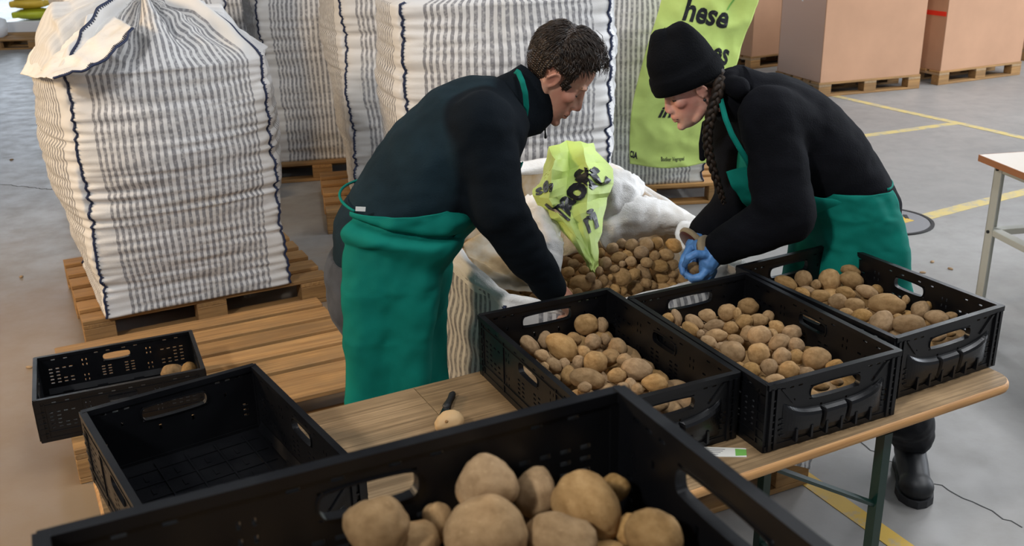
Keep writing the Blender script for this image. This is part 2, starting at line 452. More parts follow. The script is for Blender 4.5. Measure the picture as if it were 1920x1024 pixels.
window('window_1', -13.5, -6.5, 0.3, 4.6, 23.99, 'bright daylight windows in the back wall')
window('window_2', 3.0, 13.0, 2.2, 4.8, 23.99, 'high daylight windows in the back wall on the right')

def strip(name, pts, wd, mt, z=0.002, label=None):
    """a painted line on the floor as a thin skin of paint"""
    V = []; F = []
    pts = [Vector((p[0], p[1], 0)) for p in pts]
    for i, p in enumerate(pts):
        t_ = (pts[min(i+1, len(pts)-1)]-pts[max(i-1, 0)]).normalized(); n_ = Vector((-t_.y, t_.x, 0))
        for s_ in (-1, 1):
            q = p+n_*s_*wd/2
            V += [(q.x, q.y, 0.0003), (q.x, q.y, z)]
    for i in range(len(pts)-1):
        a = i*4; b = a+4
        F += [(a+1, b+1, b+3, a+3), (a, b, b+1, a+1), (a+2, a+3, b+3, b+2)]
    return obj(name, mesh(name, V, F), mt, floor)
strip('floor_line', [(0.80, 3.62), (1.04, 3.11), (1.23, 2.71), (1.5, 2.14)], 0.075, M['line'])
strip('floor_line', [(2.20, 5.83), (3.0, 6.30), (3.9, 6.80), (4.7, 7.25)], 0.10, M['line_worn'])
strip('floor_line', [(3.25, 10.05), (3.62, 9.30), (3.95, 8.67), (4.30, 7.95), (4.75, 7.1)], 0.085, M['line_worn'], 0.0024)
strip('floor_line', [(2.9, 8.27), (3.4, 8.47), (3.95, 8.70)], 0.085, M['line_worn'])
# hairline cracks in the slab
def crack(pts, seed):
    rr = random.Random(seed); P = []
    for i in range(len(pts)-1):
        a = Vector(pts[i]); b = Vector(pts[i+1])
        for k in range(10):
            q = a.lerp(b, k/10); P.append((q.x+rr.uniform(-.012, .012), q.y+rr.uniform(-.012, .012)))
    o = strip('floor_crack', P, 0.005, M['dark'], 0.0012); return o
crack([tuple(atz(1560, 800, 0))[:2], tuple(atz(1660, 862, 0))[:2], tuple(atz(1760, 910, 0))[:2], tuple(atz(1930, 1000, 0))[:2]], 3)
crack([tuple(atz(0, 345, 0))[:2], tuple(atz(60, 352, 0))[:2], tuple(atz(100, 356, 0))[:2]], 4)
# manhole cover let into the floor
mh = empty('manhole_cover', (2.36, 6.02, 0), 0, 'round iron manhole cover in the floor behind the woman', 'manhole cover')
R_ = 0.27
b_ = MB(); b_.tube([(0, 0, 0.0002), (0, 0, 0.006)], R_-0.012, 48); obj('cover', b_.me('cover'), M['iron'], mh)
rings = []
for rr, z in ((R_-.008, .0002), (R_-.008, .008), (R_+.014, .008), (R_+.014, .0002)):
    rings.append([(rr*math.cos(2*PI*k/48), rr*math.sin(2*PI*k/48), z) for k in range(48)])
obj('ring', MB().loft(rings, cap=False).me('ring'), M['dark'], mh)
for a in (0.4, 3.5):
    b_ = MB().box(-.04, .04, -.012, .012, 0.005, 0.008); obj('lifting_slot', b_.me('slot'), M['dark'], mh, (0.16*math.cos(a), .16*math.sin(a), 0.0005), (0, 0, a+1.0))
obj('paint_mark', MB().box(-.09, .10, -.045, .045, 0.0061, 0.0075).me('paint_mark'), M['line'], mh, (.06, -.03, 0), (0, 0, 0.5))
for i, (px, py) in enumerate([(1738, 545), (1748, 492), (1782, 505), (1730, 512), (22, 300), (40, 520), (55, 690)]):
    p = atz(px, py, 0)
    b_ = MB().ell((0, 0, 0.004), (0.018, 0.011, 0.006), None, 8, 5)
    o = obj('clod', b_.me('clod', True), M['pallet_far'], None, p, (0, 0, i))
    tag(o, 'small crumb of dried soil lying on the bare floor', 'soil crumb', 'soil crumbs on the floor')

# ------------------------------------------------------------------ pallets
def pallet(loc, rz, label, L=1.2, W=0.8, boards=None, mt='pallet', group='wooden pallets', detail=True, deck=0.022):
    """origin: centre of the footprint on the floor, boards run along local x"""
    e = empty('pallet', loc, rz, label, 'pallet', group)
    z1 = PH-0.022/2
    boards = boards or [0.145, 0.10, 0.145, 0.10, 0.145]
    gap = (W-sum(boards))/(len(boards)-1); y = -W/2
    for b in boards:
        obj('deck_board', boxmesh('deck_board', L, b, 0.022, 0.003), M[mt], e, (0, y+b/2, z1)); y += b+gap
    for x in (-L/2+.0725, 0, L/2-.0725):
        obj('stringer', boxmesh('stringer', W, 0.145, 0.022, 0.003), M[mt], e, (x, 0, z1-.022), (0, 0, PI/2))
    for y, bw in ((-W/2+.05, .10), (0, .145), (W/2-.05, .10)):
        for x in (-L/2+.0725, 0, L/2-.0725):
            obj('block', boxmesh('block', 0.145, bw, 0.078, 0.003), M[mt], e, (x, y, 0.022+.039))
        obj('bottom_board', boxmesh('bottom_board', L, bw, 0.022, 0.003), M[mt], e, (0, y, 0.011))
    return e
def pallet_from(corner, yaw, L, W, *a, **k):
    """corner = front-left corner on the floor"""
    c, s = math.cos(yaw), math.sin(yaw)
    return pallet((corner[0]+c*L/2-s*W/2, corner[1]+s*L/2+c*W/2, 0), yaw, *a, L=L, W=W, **k)
Y26 = math.radians(26.3)
pallet_from((-1.60, 3.19), Y26, 1.2, 1.0, 'empty wooden pallet with the small black crate standing on it', boards=[0.245, 0.12, 0.12, 0.12, 0.12, 0.10])
pallet_from((-2.03, 4.37), math.radians(27), 1.2, 1.0, 'orange-brown pallet under the striped big bag at the left', boards=[0.10, 0.12, 0.12, 0.12, 0.12, 0.10], mt='pallet_new')
pallet_from((-0.05, 2.575), math.radians(25), 1.2, 1.0, 'pallet under the opened bag of potatoes, behind the trestle table', boards=[0.12]*6)
pallet_from((-.60, 4.43), math.radians(12), 1.2, 1.0, 'pallet under the tall striped bag behind the man')
pallet_from((-1.15, 6.02), math.radians(12), 1.2, 1.0, 'pallet under the shaded bag left of the tall striped bag')
pallet_from((-1.98, 7.18), math.radians(12), 1.2, 1.0, 'pallet under the darkest bag in the back row')
pallet_from((0.33, 6.38), math.radians(6), 1.15, 0.9, 'pallet whose corner shows under the lime banner', mt='pallet_new')
pallet_from((-2.78, 6.2), math.radians(27), 1.2, 1.0, 'pallet under the bag hidden behind the left striped bag')

# ------------------------------------------------------------------ folding crates
def panel(L, H, t, holes, slots, base=0.0):
    """upright panel: x from -L/2..L/2, z from base..H, y from 0..t (outside at t). holes: (x0,x1,z0,z1); slots: rounded ones"""
    b = MB()
    xs = sorted(set([-L/2, L/2]+[h for q in holes+slots for h in q[:2]])); zs = sorted(set([base, H]+[h for q in holes+slots for h in q[2:4]]))
    nx, nz = len(xs)-1, len(zs)-1
    full = [[True]*nz for _ in range(nx)]
    for i in range(nx):
        for j in range(nz):
            cx, cz = (xs[i]+xs[i+1])/2, (zs[j]+zs[j+1])/2
            for q in holes+slots:
                if q[0] < cx < q[1] and q[2] < cz < q[3]: full[i][j] = False; break
    # merge runs along x to stay cheap
    for j in range(nz):
        i = 0
        while i < nx:
            if not full[i][j]: i += 1; continue
            k = i
            while k+1 < nx and full[k+1][j]: k += 1
            x0, x1, z0, z1 = xs[i], xs[k+1], zs[j], zs[j+1]
            b.add([(x0, 0, z0), (x1, 0, z0), (x1, 0, z1), (x0, 0, z1)], [(0, 1, 2, 3)])
            b.add([(x0, t, z0), (x1, t, z0), (x1, t, z1), (x0, t, z1)], [(3, 2, 1, 0)])
            b.add([(x0, 0, z0), (x0, 0, z1), (x0, t, z1), (x0, t, z0)], [(0, 1, 2, 3)])
            b.add([(x1, 0, z0), (x1, 0, z1), (x1, t, z1), (x1, t, z0)], [(3, 2, 1, 0)])
            i = k+1
    for h in holes+slots:
        x0, x1, z0, z1 = h[:4]
        for z in (z0, z1): b.add([(x0, 0, z), (x1, 0, z), (x1, t, z), (x0, t, z)], [(0, 1, 2, 3)])
    b.add([(-L/2, 0, H), (L/2, 0, H), (L/2, t, H), (-L/2, t, H)], [(0, 1, 2, 3)])
    b.add([(-L/2, 0, base), (L/2, 0, base), (L/2, t, base), (-L/2, t, base)], [(3, 2, 1, 0)])
    for (x0, x1, z0, z1) in slots:      # rounded grip openings: fill the corners of the rectangle, add a raised lip
        cx, cz, hw, hh = (x0+x1)/2, (z0+z1)/2, (x1-x0)/2, (z1-z0)/2
        N = 32; O = []; I = []
        for k in range(N):
            a = 2*PI*(k+.5)/N; ca, sa = math.cos(a), math.sin(a)
            m_ = max(abs(ca), abs(sa)); O.append((cx+hw*ca/m_, cz+hh*sa/m_))
            # stadium: half discs at both ends
            sx = (hw-hh)*(1 if ca > 0 else -1) if abs(ca) > 1e-6 else 0
            tt = abs(ca)
            I.append((cx+(hw-hh)*max(-1, min(1, ca*1.8))+hh*ca*0.98, cz+hh*0.98*math.copysign(abs(sa)**0.75, sa)))
        for k in range(N):
            k2 = (k+1) % N
            b.add([(O[k][0], 0, O[k][1]), (O[k2][0], 0, O[k2][1]), (I[k2][0], 0, I[k2][1]), (I[k][0], 0, I[k][1])], [(0, 1, 2, 3)])
            b.add([(O[k][0], t, O[k][1]), (O[k2][0], t, O[k2][1]), (I[k2][0], t, I[k2][1]), (I[k][0], t, I[k][1])], [(3, 2, 1, 0)])
            b.add([(I[k][0], -.003, I[k][1]), (I[k2][0], -.003, I[k2][1]), (I[k2][0], t+.003, I[k2][1]), (I[k][0], t+.003, I[k][1])], [(0, 1, 2, 3)])
            def o_(q, g): return (cx+(q[0]-cx)*g, cz+(q[1]-cz)*(1+(g-1)*2.2))
            J0, J1 = o_(I[k], 1.045), o_(I[k2], 1.045)
            b.add([(I[k][0], -.003, I[k][1]), (I[k2][0], -.003, I[k2][1]), (J1[0], -.003, J1[1]), (J0[0], -.003, J0[1])], [(3, 2, 1, 0)])
            b.add([(J0[0], -.003, J0[1]), (J1[0], -.003, J1[1]), (J1[0], 0.0005, J1[1]), (J0[0], 0.0005, J0[1])], [(3, 2, 1, 0)])
    return b
def cr(x, z, w_, h_): return (x-w_/2, x+w_/2, z-h_/2, z+h_/2)
CL, CW, WT = 0.600, 0.400, 0.008
long_holes = []
for s_ in (-1, 1):
    for x in (.175, .20, .225, .25):
        for z in ((.055, .07, .085, .10, .115) if x > .21 else (.055, .07, .115)): long_holes.append(cr(s_*x, z, .013, .005))
    for x in (.115, .130):
        for z in (.045, .065, .112, .132): long_holes.append(cr(s_*x, z, .004, .009))
    for x in (.032, .056):
        for z in (.052, .064, .076, .088): long_holes.append(cr(s_*x, z, .013, .005))
    for x in (.03, .075, .19, .235): long_holes.append(cr(s_*x, .155, .014, .004))
end_holes = []
for s_ in (-1, 1):
    end_holes.append(cr(s_*.038, .085, .006, .014))
    for z in (.05, .064, .078): end_holes.append(cr(s_*.165, z, .012, .005))
    for x in (.105, .13, .155): end_holes.append(cr(s_*x, .155, .012, .004))
    end_holes.append(cr(s_*.12, .118, .005, .010))
def long_wall():
    b = panel(CL-2*WT, CH-.012, WT, long_holes, [cr(0, .128, .105, .034)], 0.014)
    L = CL
    b.box(-L/2, L/2, -.003, WT+.004, CH-.013, CH)                 # top rail
    b.box(-L/2+.004, L/2-.004, WT, WT+.003, CH-.030, CH-.026)
    b.box(-L/2, L/2, -.002, WT+.002, 0.0, 0.016)
    for s_ in (-1, 1):
        b.box(s_*.29-.009, s_*.29+.009, -.002, WT+.003, 0, CH-.012)
        for x in (.145, .27): b.box(s_*x-.002, s_*x+.002, WT-.001, WT+.003, .014, CH-.02)
        for k in range(5): b.box(s_*.283-.014, s_*.283+.014, WT-.001, WT+.0045, .03+k*.022, .034+k*.022)
    b.box(-.27, .27, WT-.001, WT+.003, .036, .040)
    # inner foot fillet
    b.add([(-.27, -.001, .034), (.27, -.001, .034), (.27, -.012, .012), (-.27, -.012, .012)], [(0, 1, 2, 3)])
    return b.me('long_wall')
def end_wall():
    W_ = CW-2*WT-.002
    b = panel(W_, CH-.012, WT, end_holes, [cr(0, .128, .15, .036)], 0.014)
    b.box(-CW/2+.001, CW/2-.001, -.003, WT+.004, CH-.013, CH+.0008)
    b.box(-CW/2+.001, CW/2-.001, -.002, WT+.002, 0.0, 0.016)
    for s_ in (-1, 1):
        for x in (.188, .172): b.box(s_*x-.004, s_*x+.004, WT-.001, WT+.006, .004, CH-.012)
        for k in range(7): b.box(s_*.181-.012, s_*.181+.012, WT-.001, WT+.004, .022+k*.018, .026+k*.018)
        for k in range(4): b.box(s_*.145-.012, s_*.145+.012, WT-.001, WT+.003, .035+k*.014, .0375+k*.014)
        # diagonal brace from the rail to the end of the bulge
        b.add([(s_*.155, WT+.004, .158), (s_*.163, WT+.004, .158), (s_*.125, WT+.004, .112), (s_*.115, WT+.004, .112),
               (s_*.155, WT, .158), (s_*.163, WT, .158), (s_*.125, WT, .112), (s_*.115, WT, .112)],
              [(0, 1, 2, 3), (0, 4, 5, 1), (1, 5, 6, 2), (2, 6, 7, 3), (3, 7, 4, 0)])
    # the bulged plate under the grip, its upper edge curving up to both ends
    rings = []
    nu = 40
    prof = [(0, 0), (.10, .45), (.3, .75), (.6, .92), (.82, 1.0), (.93, .85), (1.0, .35), (1.02, 0)]
    for i in range(nu+1):
        u = -1+2*i/nu; x = u*.152
        zt = .084+.034*abs(u)**3.0
        am = .0135*(1-abs(u)**8)+.002
        if abs(abs(x)-.038) < .0045: am = .001                    # two notches in the upper edge
        rings.append([(x, WT-.001+am*d, .018+(zt-.018)*min(h_, 1.0)+(.002 if h_ > 1 else 0)) for h_, d in prof])
    b.loft(rings, cap=False, closed=False)
    for x in (-.11, -.065, -.02, .025, .07, .115): b.box(x-.003, x+.003, WT, WT+.0135, .014, .048)
    return b.me('end_wall')
def crate_base():
    b = MB(); h = .012
    xs = CL/2-.002; ys = CW/2-.002
    b.box(-xs, xs, -ys, ys, .002, .008)
    for k in range(9): x = -.24+k*.06; b.box(x-.002, x+.002, -.17, .17, .008, .011)
    for k in range(5): y = -.14+k*.07; b.box(-.27, .27, y-.002, y+.002, .008, .0115)
    for i in range(8):
        for j in range(4):
            x = -.21+i*.06; y = -.105+j*.07
            b.box(x-.012, x+.012, y-.004, y+.004, .008, .010)
    for x in (-.2, -.07, .07, .2):
        for s_ in (-1, 1): b.box(x-.02, x+.02, s_*.186-.006, s_*.186+.006, .008, .017)
    return b.me('base')
LW, EW, CB = long_wall(), end_wall(), crate_base()
def crate(loc, rz, label, group='black folding crates'):
    e = empty('crate', loc, rz, label, 'crate', group)
    obj('base', CB, M['plastic'], e)
    obj('long_wall', LW, M['plastic'], e, (0, CW/2-WT, 0), (0, 0, 0))
    obj('long_wall', LW, M['plastic'], e, (0, -CW/2+WT, 0), (0, 0, PI))
    obj('end_wall', EW, M['plastic'], e, (CL/2-WT, 0, 0), (0, 0, -PI/2))
    obj('end_wall', EW, M['plastic'], e, (-CL/2+WT, 0, 0), (0, 0, PI/2))
    return e
crate((0.216, 2.2905, TH), -1.1374, 'black crate of potatoes on the table nearest the man, left of the three')
crate((0.6272, 2.3853, TH), -1.1377, 'middle one of the three filled black crates on the table')
crate((0.9842, 2.6251, TH), -1.0847, 'filled black crate at the right end of the table, nearest the woman')
crate((-0.6308, 1.8478, TH), 0.5887-PI/2, 'empty black crate on the left end of the table')
crate((-1.5397, 3.5474, PH), 0.4033, 'low black crate standing on the empty pallet at the left')
crate((-0.0684, 0.6981, 1.309), 0.4369, 'large blurred black crate of potatoes closest to the camera')
for k in range(7):
    crate((-0.0684, 0.6981, 0.0897+k*CH), 0.4369, 'black crate in the stack below the blurred foreground crate', 'crates stacked below the foreground crate')
dl = empty('crate_dolly', (-0.0684, 0.6981, 0), 0.4369, 'low wheeled dolly under the stack of crates in the foreground', 'dolly')
fr = MB(); fr.box(-.3, .3, -.2, -.16, .062, .089); fr.box(-.3, .3, .16, .2, .062, .089); fr.box(-.3, -.26, -.16, .16, .062, .089); fr.box(.26, .3, -.16, .16, .062, .089)
obj('frame', fr.me('frame'), M['blue'], dl)
for sx in (-1, 1):
    for sy in (-1, 1):
        b_ = MB().tube([(0, -.012, .031), (0, .012, .031)], .031, 16); b_.box(-.012, .012, -.016, .016, .045, .063)
        obj('caster', b_.me('caster'), M['dark'], dl, (sx*.25, sy*.17, 0))

# ------------------------------------------------------------------ trestle table
TA = 0.4701; TW = 0.755
tb = empty('trestle_table', (0.1663, 2.2, 0), TA, 'long weathered wooden trestle table with dark green steel legs', 'table')
RC = .055
def tab_outline(y0, y1, r0, r1):
    """one plank seen from above, outer corners rounded; r0 at y0, r1 at y1"""
    P = []
    def arc(cx, cy, r, a0):
        if r <= 0: P.append((cx, cy)); return
        for k in range(7): q = a0+PI/2*k/6; P.append((cx+r*math.cos(q), cy+r*math.sin(q)))
    X = 1.1
    arc(-X+r0, y0+r0, r0, PI); arc(X-r0, y0+r0, r0, 1.5*PI); arc(X-r1, y1-r1, r1, 0); arc(-X+r1, y1-r1, r1, PI/2)
    return P
pl = 3; pw = (TW-.004)/pl
_j = atz(806, 760, TH)-Vector((0.1663, 2.2, TH)); XJ = _j.x*math.cos(TA)+_j.y*math.sin(TA)
for i in range(pl):
    y0 = -TW/2+i*(pw+.002); P = tab_outline(y0, y0+pw, RC if i == 0 else 0, RC if i == 2 else 0)
    cy = y0+pw/2
    for side in (0, 1):         # the top is made of two lengths butted together, the right one stained darker
        Q = [((x if x < XJ else XJ-.0008), y) for x, y in P] if side == 0 else [((x if x > XJ else XJ+.0008), y) for x, y in P]
        b_ = MB().loft([[(x, y, TH-.026) for x, y in Q], [(x, y, TH-.0015) for x, y in Q], [(x, cy+(y-cy)*.992, TH) for x, y in Q]])
        obj('plank', b_.me('plank'), M['table' if side == 0 else 'table_dark'], tb)
# rounded bare edge all round
pth = []
full = tab_outline(-TW/2, TW/2, RC, RC)
for i in range(len(full)):
    a, c = full[i], full[(i+1) % len(full)]
    d_ = math.hypot(c[0]-a[0], c[1]-a[1]); m_ = max(1, int(d_/.05))
    for k in range(m_): pth.append((a[0]+(c[0]-a[0])*k/m_, a[1]+(c[1]-a[1])*k/m_))
rings = []
for i, p in enumerate(pth):
    a, c = pth[i-1], pth[(i+1) % len(pth)]; tx, ty = c[0]-a[0], c[1]-a[1]; l_ = math.hypot(tx, ty); nx_, ny_ = ty/l_, -tx/l_
    w_ = .0015*noise.noise(Vector((p[0]*9, p[1]*9, 1)))
    rings.append([(p[0]+nx_*(-.002+(.009+w_)*math.cos(q)), p[1]+ny_*(-.002+(.009+w_)*math.cos(q)), TH-.0142+.0136*math.sin(q)) for q in [PI/2-PI*z_/8 for z_ in range(9)]])
rings.append(rings[0])
obj('edge_strip', MB().loft(rings, cap=False, closed=False).me('edge_strip', True), M['table_edge'], tb)
for x in (-.78, .30, .97):
    obj('cleat', boxmesh('cleat', TW-.06, .07, .03, .003), M['table_edge'], tb, (x, 0, TH-.041), (0, 0, PI/2))
for s_ in (-1, 1):
    for (yy) in (-.335, .08):
        q = MB().box(-.0135, .0135, -.0135, .0135, 0, TH-.056); obj('leg', q.me('leg'), M['green_steel'], tb, (s_*.68, yy, 0))
    obj('foot_bar', boxmesh('foot_bar', .415, .02, .02, .002), M['green_steel'], tb, (s_*.68, -.1275, .12), (0, 0, PI/2))
    for yy in (-.335, .08):
        b_ = MB().tube([(s_*.68, yy, .50), (s_*.33, yy, TH-.056)], .009, 6); obj('brace', b_.me('brace'), M['green_steel'], tb)

def refine(rows, jit, seed):
    """twice as many control points, the new ones pushed in or out: sharp creases between flat facets"""
    rr = random.Random(seed); out = []
    def up(r):
        q = []
        for i in range(len(r)-1): q += [Vector(r[i]), (Vector(r[i])+Vector(r[i+1]))/2+Vector((rr.uniform(-.3, .3), rr.uniform(-1, .6), rr.uniform(-.3, .3)))*jit]
        return q+[Vector(r[-1])]
    for j in range(len(rows)-1):
        out.append(up(rows[j])); mid = [(Vector(a)+Vector(b))/2 for a, b in zip(rows[j], rows[j+1])]
        out.append([p+Vector((rr.uniform(-.3, .3), rr.uniform(-1, .6), rr.uniform(-.3, .3)))*jit for p in up(mid)])
    return out+[up(rows[-1])]
def sheet(rows, nu=28, nv=36, crump=.012, freq=14, seed=0, ridge=True, bul=0.0, lin=False):
    """smooth sheet through rows of points (each row the same number), crumpled"""
    rows = [[Vector(p) for p in r] for r in rows]
    def cat(P, t):
        n = len(P)-1; x = t*n; i = min(int(x), n-1); f = x-i
        if lin: return P[i].lerp(P[i+1], f)
        p0, p1, p2, p3 = P[max(i-1, 0)], P[i], P[i+1], P[min(i+2, n)]
        return .5*((2*p1)+(p2-p0)*f+(2*p0-5*p1+4*p2-p3)*f*f+(3*p1-p0-3*p2+p3)*f**3)
    def S0(u, v): return cat([cat(r, u) for r in rows], v)
    def S(u, v, off=0.0):
        p = S0(u, v)
        du = S0(min(u+.02, 1), v)-S0(max(u-.02, 0), v); dv = S0(u, min(v+.02, 1))-S0(u, max(v-.02, 0))
        n_ = du.cross(dv)
        n_ = n_.normalized() if n_.length > 1e-9 else Vector((0, -1, 0))
        if n_.y > 0: n_ = -n_
        a = noise.noise(p*freq+Vector((seed, 0, 0))); a2 = noise.noise(p*freq*2.1+Vector((0, seed, 5)))
        d = crump*((1-2*abs(a)) if ridge else a)+crump*.5*(1-2*abs(a2))
        return p+n_*(d+off+bul*math.sin(PI*u)*math.sin(PI*v))
    V = []; UV = []; F = []
    for j in range(nv+1):
        for i in range(nu+1): V.append(S(i/nu, j/nv)); UV.append((i/nu, j/nv))
    n1 = len(V)
    for j in range(nv):
        for i in range(nu):
            a = j*(nu+1)+i; F.append((a, a+1, a+nu+2, a+nu+1))
    G = V
    def look(u, v, off=0.0):
        x = min(max(u, 0), .9999)*nu; y = min(max(v, 0), .9999)*nv; i, j = int(x), int(y); f, g = x-i, y-j
        a, b_, c, d = G[j*(nu+1)+i], G[j*(nu+1)+i+1], G[(j+1)*(nu+1)+i], G[(j+1)*(nu+1)+i+1]
        p = (a*(1-f)+b_*f)*(1-g)+(c*(1-f)+d*f)*g
        n_ = (b_-a).cross(c-a)
        n_ = n_.normalized() if n_.length > 1e-12 else Vector((0, -1, 0))
        if n_.y > 0: n_ = -n_
        return p+n_*off
    return look, V, F, UV
def solid(o, th):
    m_ = o.modifiers.new('thickness', 'SOLIDIFY'); m_.thickness = th; m_.offset = 0; return o

# ------------------------------------------------------------------ big bags
def sq(p):
    """point of the unit square outline at p in 0..4, corners FL FR BR BL"""
    p %= 4; k = int(p); f = p-k
    c = [(-1, -1), (1, -1), (1, 1), (-1, 1)]
    a, b = c[k], c[(k+1) % 4]
    return a[0]+(b[0]-a[0])*f, a[1]+(b[1]-a[1])*f
def smooth01(x): x = max(0, min(1, x)); return x*x*(3-2*x)
def big_bag(loc, rz, label, half=0.45, height=1.16, top='gather', top_h=0.25, seed=1.0, bulge=0.07, flare=.11, nu=160, nv=95, nt=34, lean=(0, 0), mt='bag', ticks=True, wr=1.0, name='big_bag'):
    e = empty(name, loc, rz, label, 'bag', 'woven big bags')
    def pos(p, t):
        """t 0..1 the sides, 1..2 the top"""
        qx, qy = sq(p); f = p-math.floor(p)
        rl = math.hypot(qx, qy)
        if t <= 1:
            k = .08+.06*math.sin(PI*t)
            s = 1.0+flare*smooth01(t*1.25)
            z = t*height
            face = math.sin(PI*f)
            sc = half*s
            x = sc*(qx*(1-k)+k*qx/rl*1.18); y = sc*(qy*(1-k)+k*qy/rl*1.18)
            bl = bulge*face**.8*smooth01(t*1.35)*(1-.2*smooth01((t-.85)/.15))
            n_ = Vector((x, y, 0)).normalized()
            corner = abs(f-.5)*2
            wz = 1.0-.35*smooth01((t-.8)/.2)
            a_ = noise.noise(Vector((p*1.3+seed*7, t*22*height, seed)))
            a2 = noise.noise(Vector((p*3.5+seed*3, t*34*height+a_, seed+4)))
            a3 = noise.noise(Vector((p*.9+seed, t*5, seed+9)))
            d = wr*((.011+.008*corner**3)*(1-2*abs(a_))+(.006+.006*corner**4)*a2)*wz + .03*a3
            # seam corners pulled in where they are sewn
            d -= .012*corner**14
            x += n_.x*(bl+d); y += n_.y*(bl+d)
            x += lean[0]*t; y += lean[1]*t
            return Vector((x, y, z))
        q = t-1
        b0 = pos(p, 1.0)
        cx, cy = lean[0], lean[1]
        if top == 'flat':
            s = 1-q*.97
            z = height+top_h*math.sin(PI/2*q)
            a_ = noise.noise(Vector((p*2+seed, q*6, seed+2)))*.02
            return Vector((cx+(b0.x-cx)*s, cy+(b0.y-cy)*s, z+a_*math.sin(PI*q)))
        # gathered: pyramid of slack cloth drawn together at the neck, folds deepen towards it
        face = math.sin(PI*f)
        s = 1-.86*q**1.05
        z = height+top_h*(1-(1-q)**1.5)
        fold = .5*math.sin(p*PI*4.5+seed)+.5*math.sin(p*PI*8+seed*2.3)
        am = .075*math.sin(PI*min(1, q*.9))
        k3 = smooth01(1-abs((p % 4)-3.45)/.55)          # the slack left panel stands up as a flap over the front-left seam
        x = cx+(b0.x-cx)*s; y = cy+(b0.y-cy)*s
        z += am*fold+.07*k3*math.sin(PI*min(1, q*1.02))
        w_ = Vector((b0.x-cx, b0.y-cy, 0)).normalized()
        o_ = .04*noise.noise(Vector((p*4, q*7, seed)))+.05*k3*math.sin(PI*min(1, q*1.1))
        return Vector((x+w_.x*o_, y+w_.y*o_, z+.05*math.sin(PI*min(1, q*1.05))*noise.noise(Vector((p*4, q*4, seed+3)))))
    ts = [i/(nv-1) for i in range(nv)]+[1+(i+1)/nt for i in range(nt)]
    V = []; UV = []; F = []
    NU = nu+1
    for t_ in ts:
        for i in range(NU):
            p = 4*i/nu
            if i == nu: p = 4-1e-9
            V.append(pos(p if i < nu else 0.0, t_)); UV.append((4*i/nu if i % (nu//4) else 4*i/nu, t_))
    for j in range(len(ts)-1):
        for i in range(nu):
            F.append((j*NU+i, j*NU+i+1, (j+1)*NU+i+1, (j+1)*NU+i))
    F.append(tuple(range(nu-1, -1, -1)))
    F.append(tuple((len(ts)-1)*NU+i for i in range(nu)))
    UV = [(min(max(u, 1e-4), 3.9999), v) for u, v in UV]
    bd = obj('body', mesh('bag_body', V, F, True, UV), M[mt], e)
    # overlocked corner seams: a navy cord with cross stitches
    tmax = 1.78 if top == 'gather' else 1.05
    for k in range(4):
        b = MB()
        tl = np.linspace(0, tmax, 190)
        pts = [pos(k+.0 if k else 1e-6, x) for x in tl]
        out = []
        for q in pts:
            n_ = Vector((q.x-lean[0]*.5, q.y-lean[1]*.5, 0)).normalized()+Vector((0, 0, .35)); n_.normalize(); out.append(n_)
        path = [q+n_*.006 for q, n_ in zip(pts, out)]
        b.tube(path, .0055, 6)
        if ticks:
            acc = 0
            for i in range(1, len(path)-1):
                acc += (path[i]-path[i-1]).length
                if acc < .0135: continue
                acc = 0
                t_ = (path[i+1]-path[i-1]).normalized()
                for dirp in (.018, ):
                    q2 = pos(k+dirp*1.0 if k else dirp, tl[i]); q3 = q2+out[i]*.006
                    b.tube([path[i], q3], .0028, 4, cap=True)
        obj('seam', b.me('seam', True), M['stitch'], e)
    return e
YL = math.radians(27.7)
big_bag((-1.735, 5.00, PH), YL, 'white and grey striped big bag with gathered top on the left pallet', 0.445, 1.15, 'gather', 0.26, 1.0, 0.105, flare=-.02, lean=(-.01, -.02), nu=200, nv=130, nt=50)
LB = bpy.data.objects['big_bag']
def bag_flap(rows, seed, seam=None):
    S_, V, F, UV = sheet(rows, 30, 30, .012, 9, seed)
    fl_ = solid(obj('top_flap', mesh('top_flap', V, F, True), M['bag_plain'], LB, world=True), .003)
    if seam:
        b = MB(); P = [S_(1.0, k/60)+Vector((0, -.004, .003)) for k in range(61)]; b.tube(P, .0055, 6)
        for k in range(1, 60): b.tube([P[k], S_(.93, k/60)+Vector((0, -.004, .003))], .0028, 4)
        obj('seam', b.me('seam', True), M['stitch'], fl_)
big_bag((-0.06, 5.04, PH), math.radians(8), 'tall white striped bag standing behind the man', 0.475, 1.40, 'flat', 0.08, 2.0, 0.09, flare=.0, nu=200, nv=130, nt=10)
big_bag((-0.62, 6.72, PH), math.radians(12), 'shaded striped bag just left of the tall bag behind the man', 0.46, 1.45, 'flat', 0.08, 3.0, 0.09, flare=.03, nt=10)
big_bag((-1.40, 7.85, PH), math.radians(12), 'darkest striped bag in the gap right of the left big bag', 0.45, 1.45, 'flat', 0.08, 4.0, 0.09, flare=.03, nt=10)
big_bag((0.84, 6.90, PH), math.radians(5), 'striped bag behind the lime banner', 0.42, 1.5, 'flat', 0.08, 5.0, 0.03, nt=10)
big_bag((-2.48, 7.0, PH), YL, 'beige lit bag peeking out behind the left big bag top', 0.43, 1.35, 'flat', 0.08, 6.0, 0.05, nt=10)
big_bag((-2.25, 9.3, PH), math.radians(12), 'distant striped bag behind the right shoulder of the left big bag', 0.45, 1.45, 'flat', 0.08, 7.0, 0.05, nt=10)
pallet((-2.25, 9.3, 0), math.radians(12), 'pallet under the distant striped bag', 1.2, 1.0)

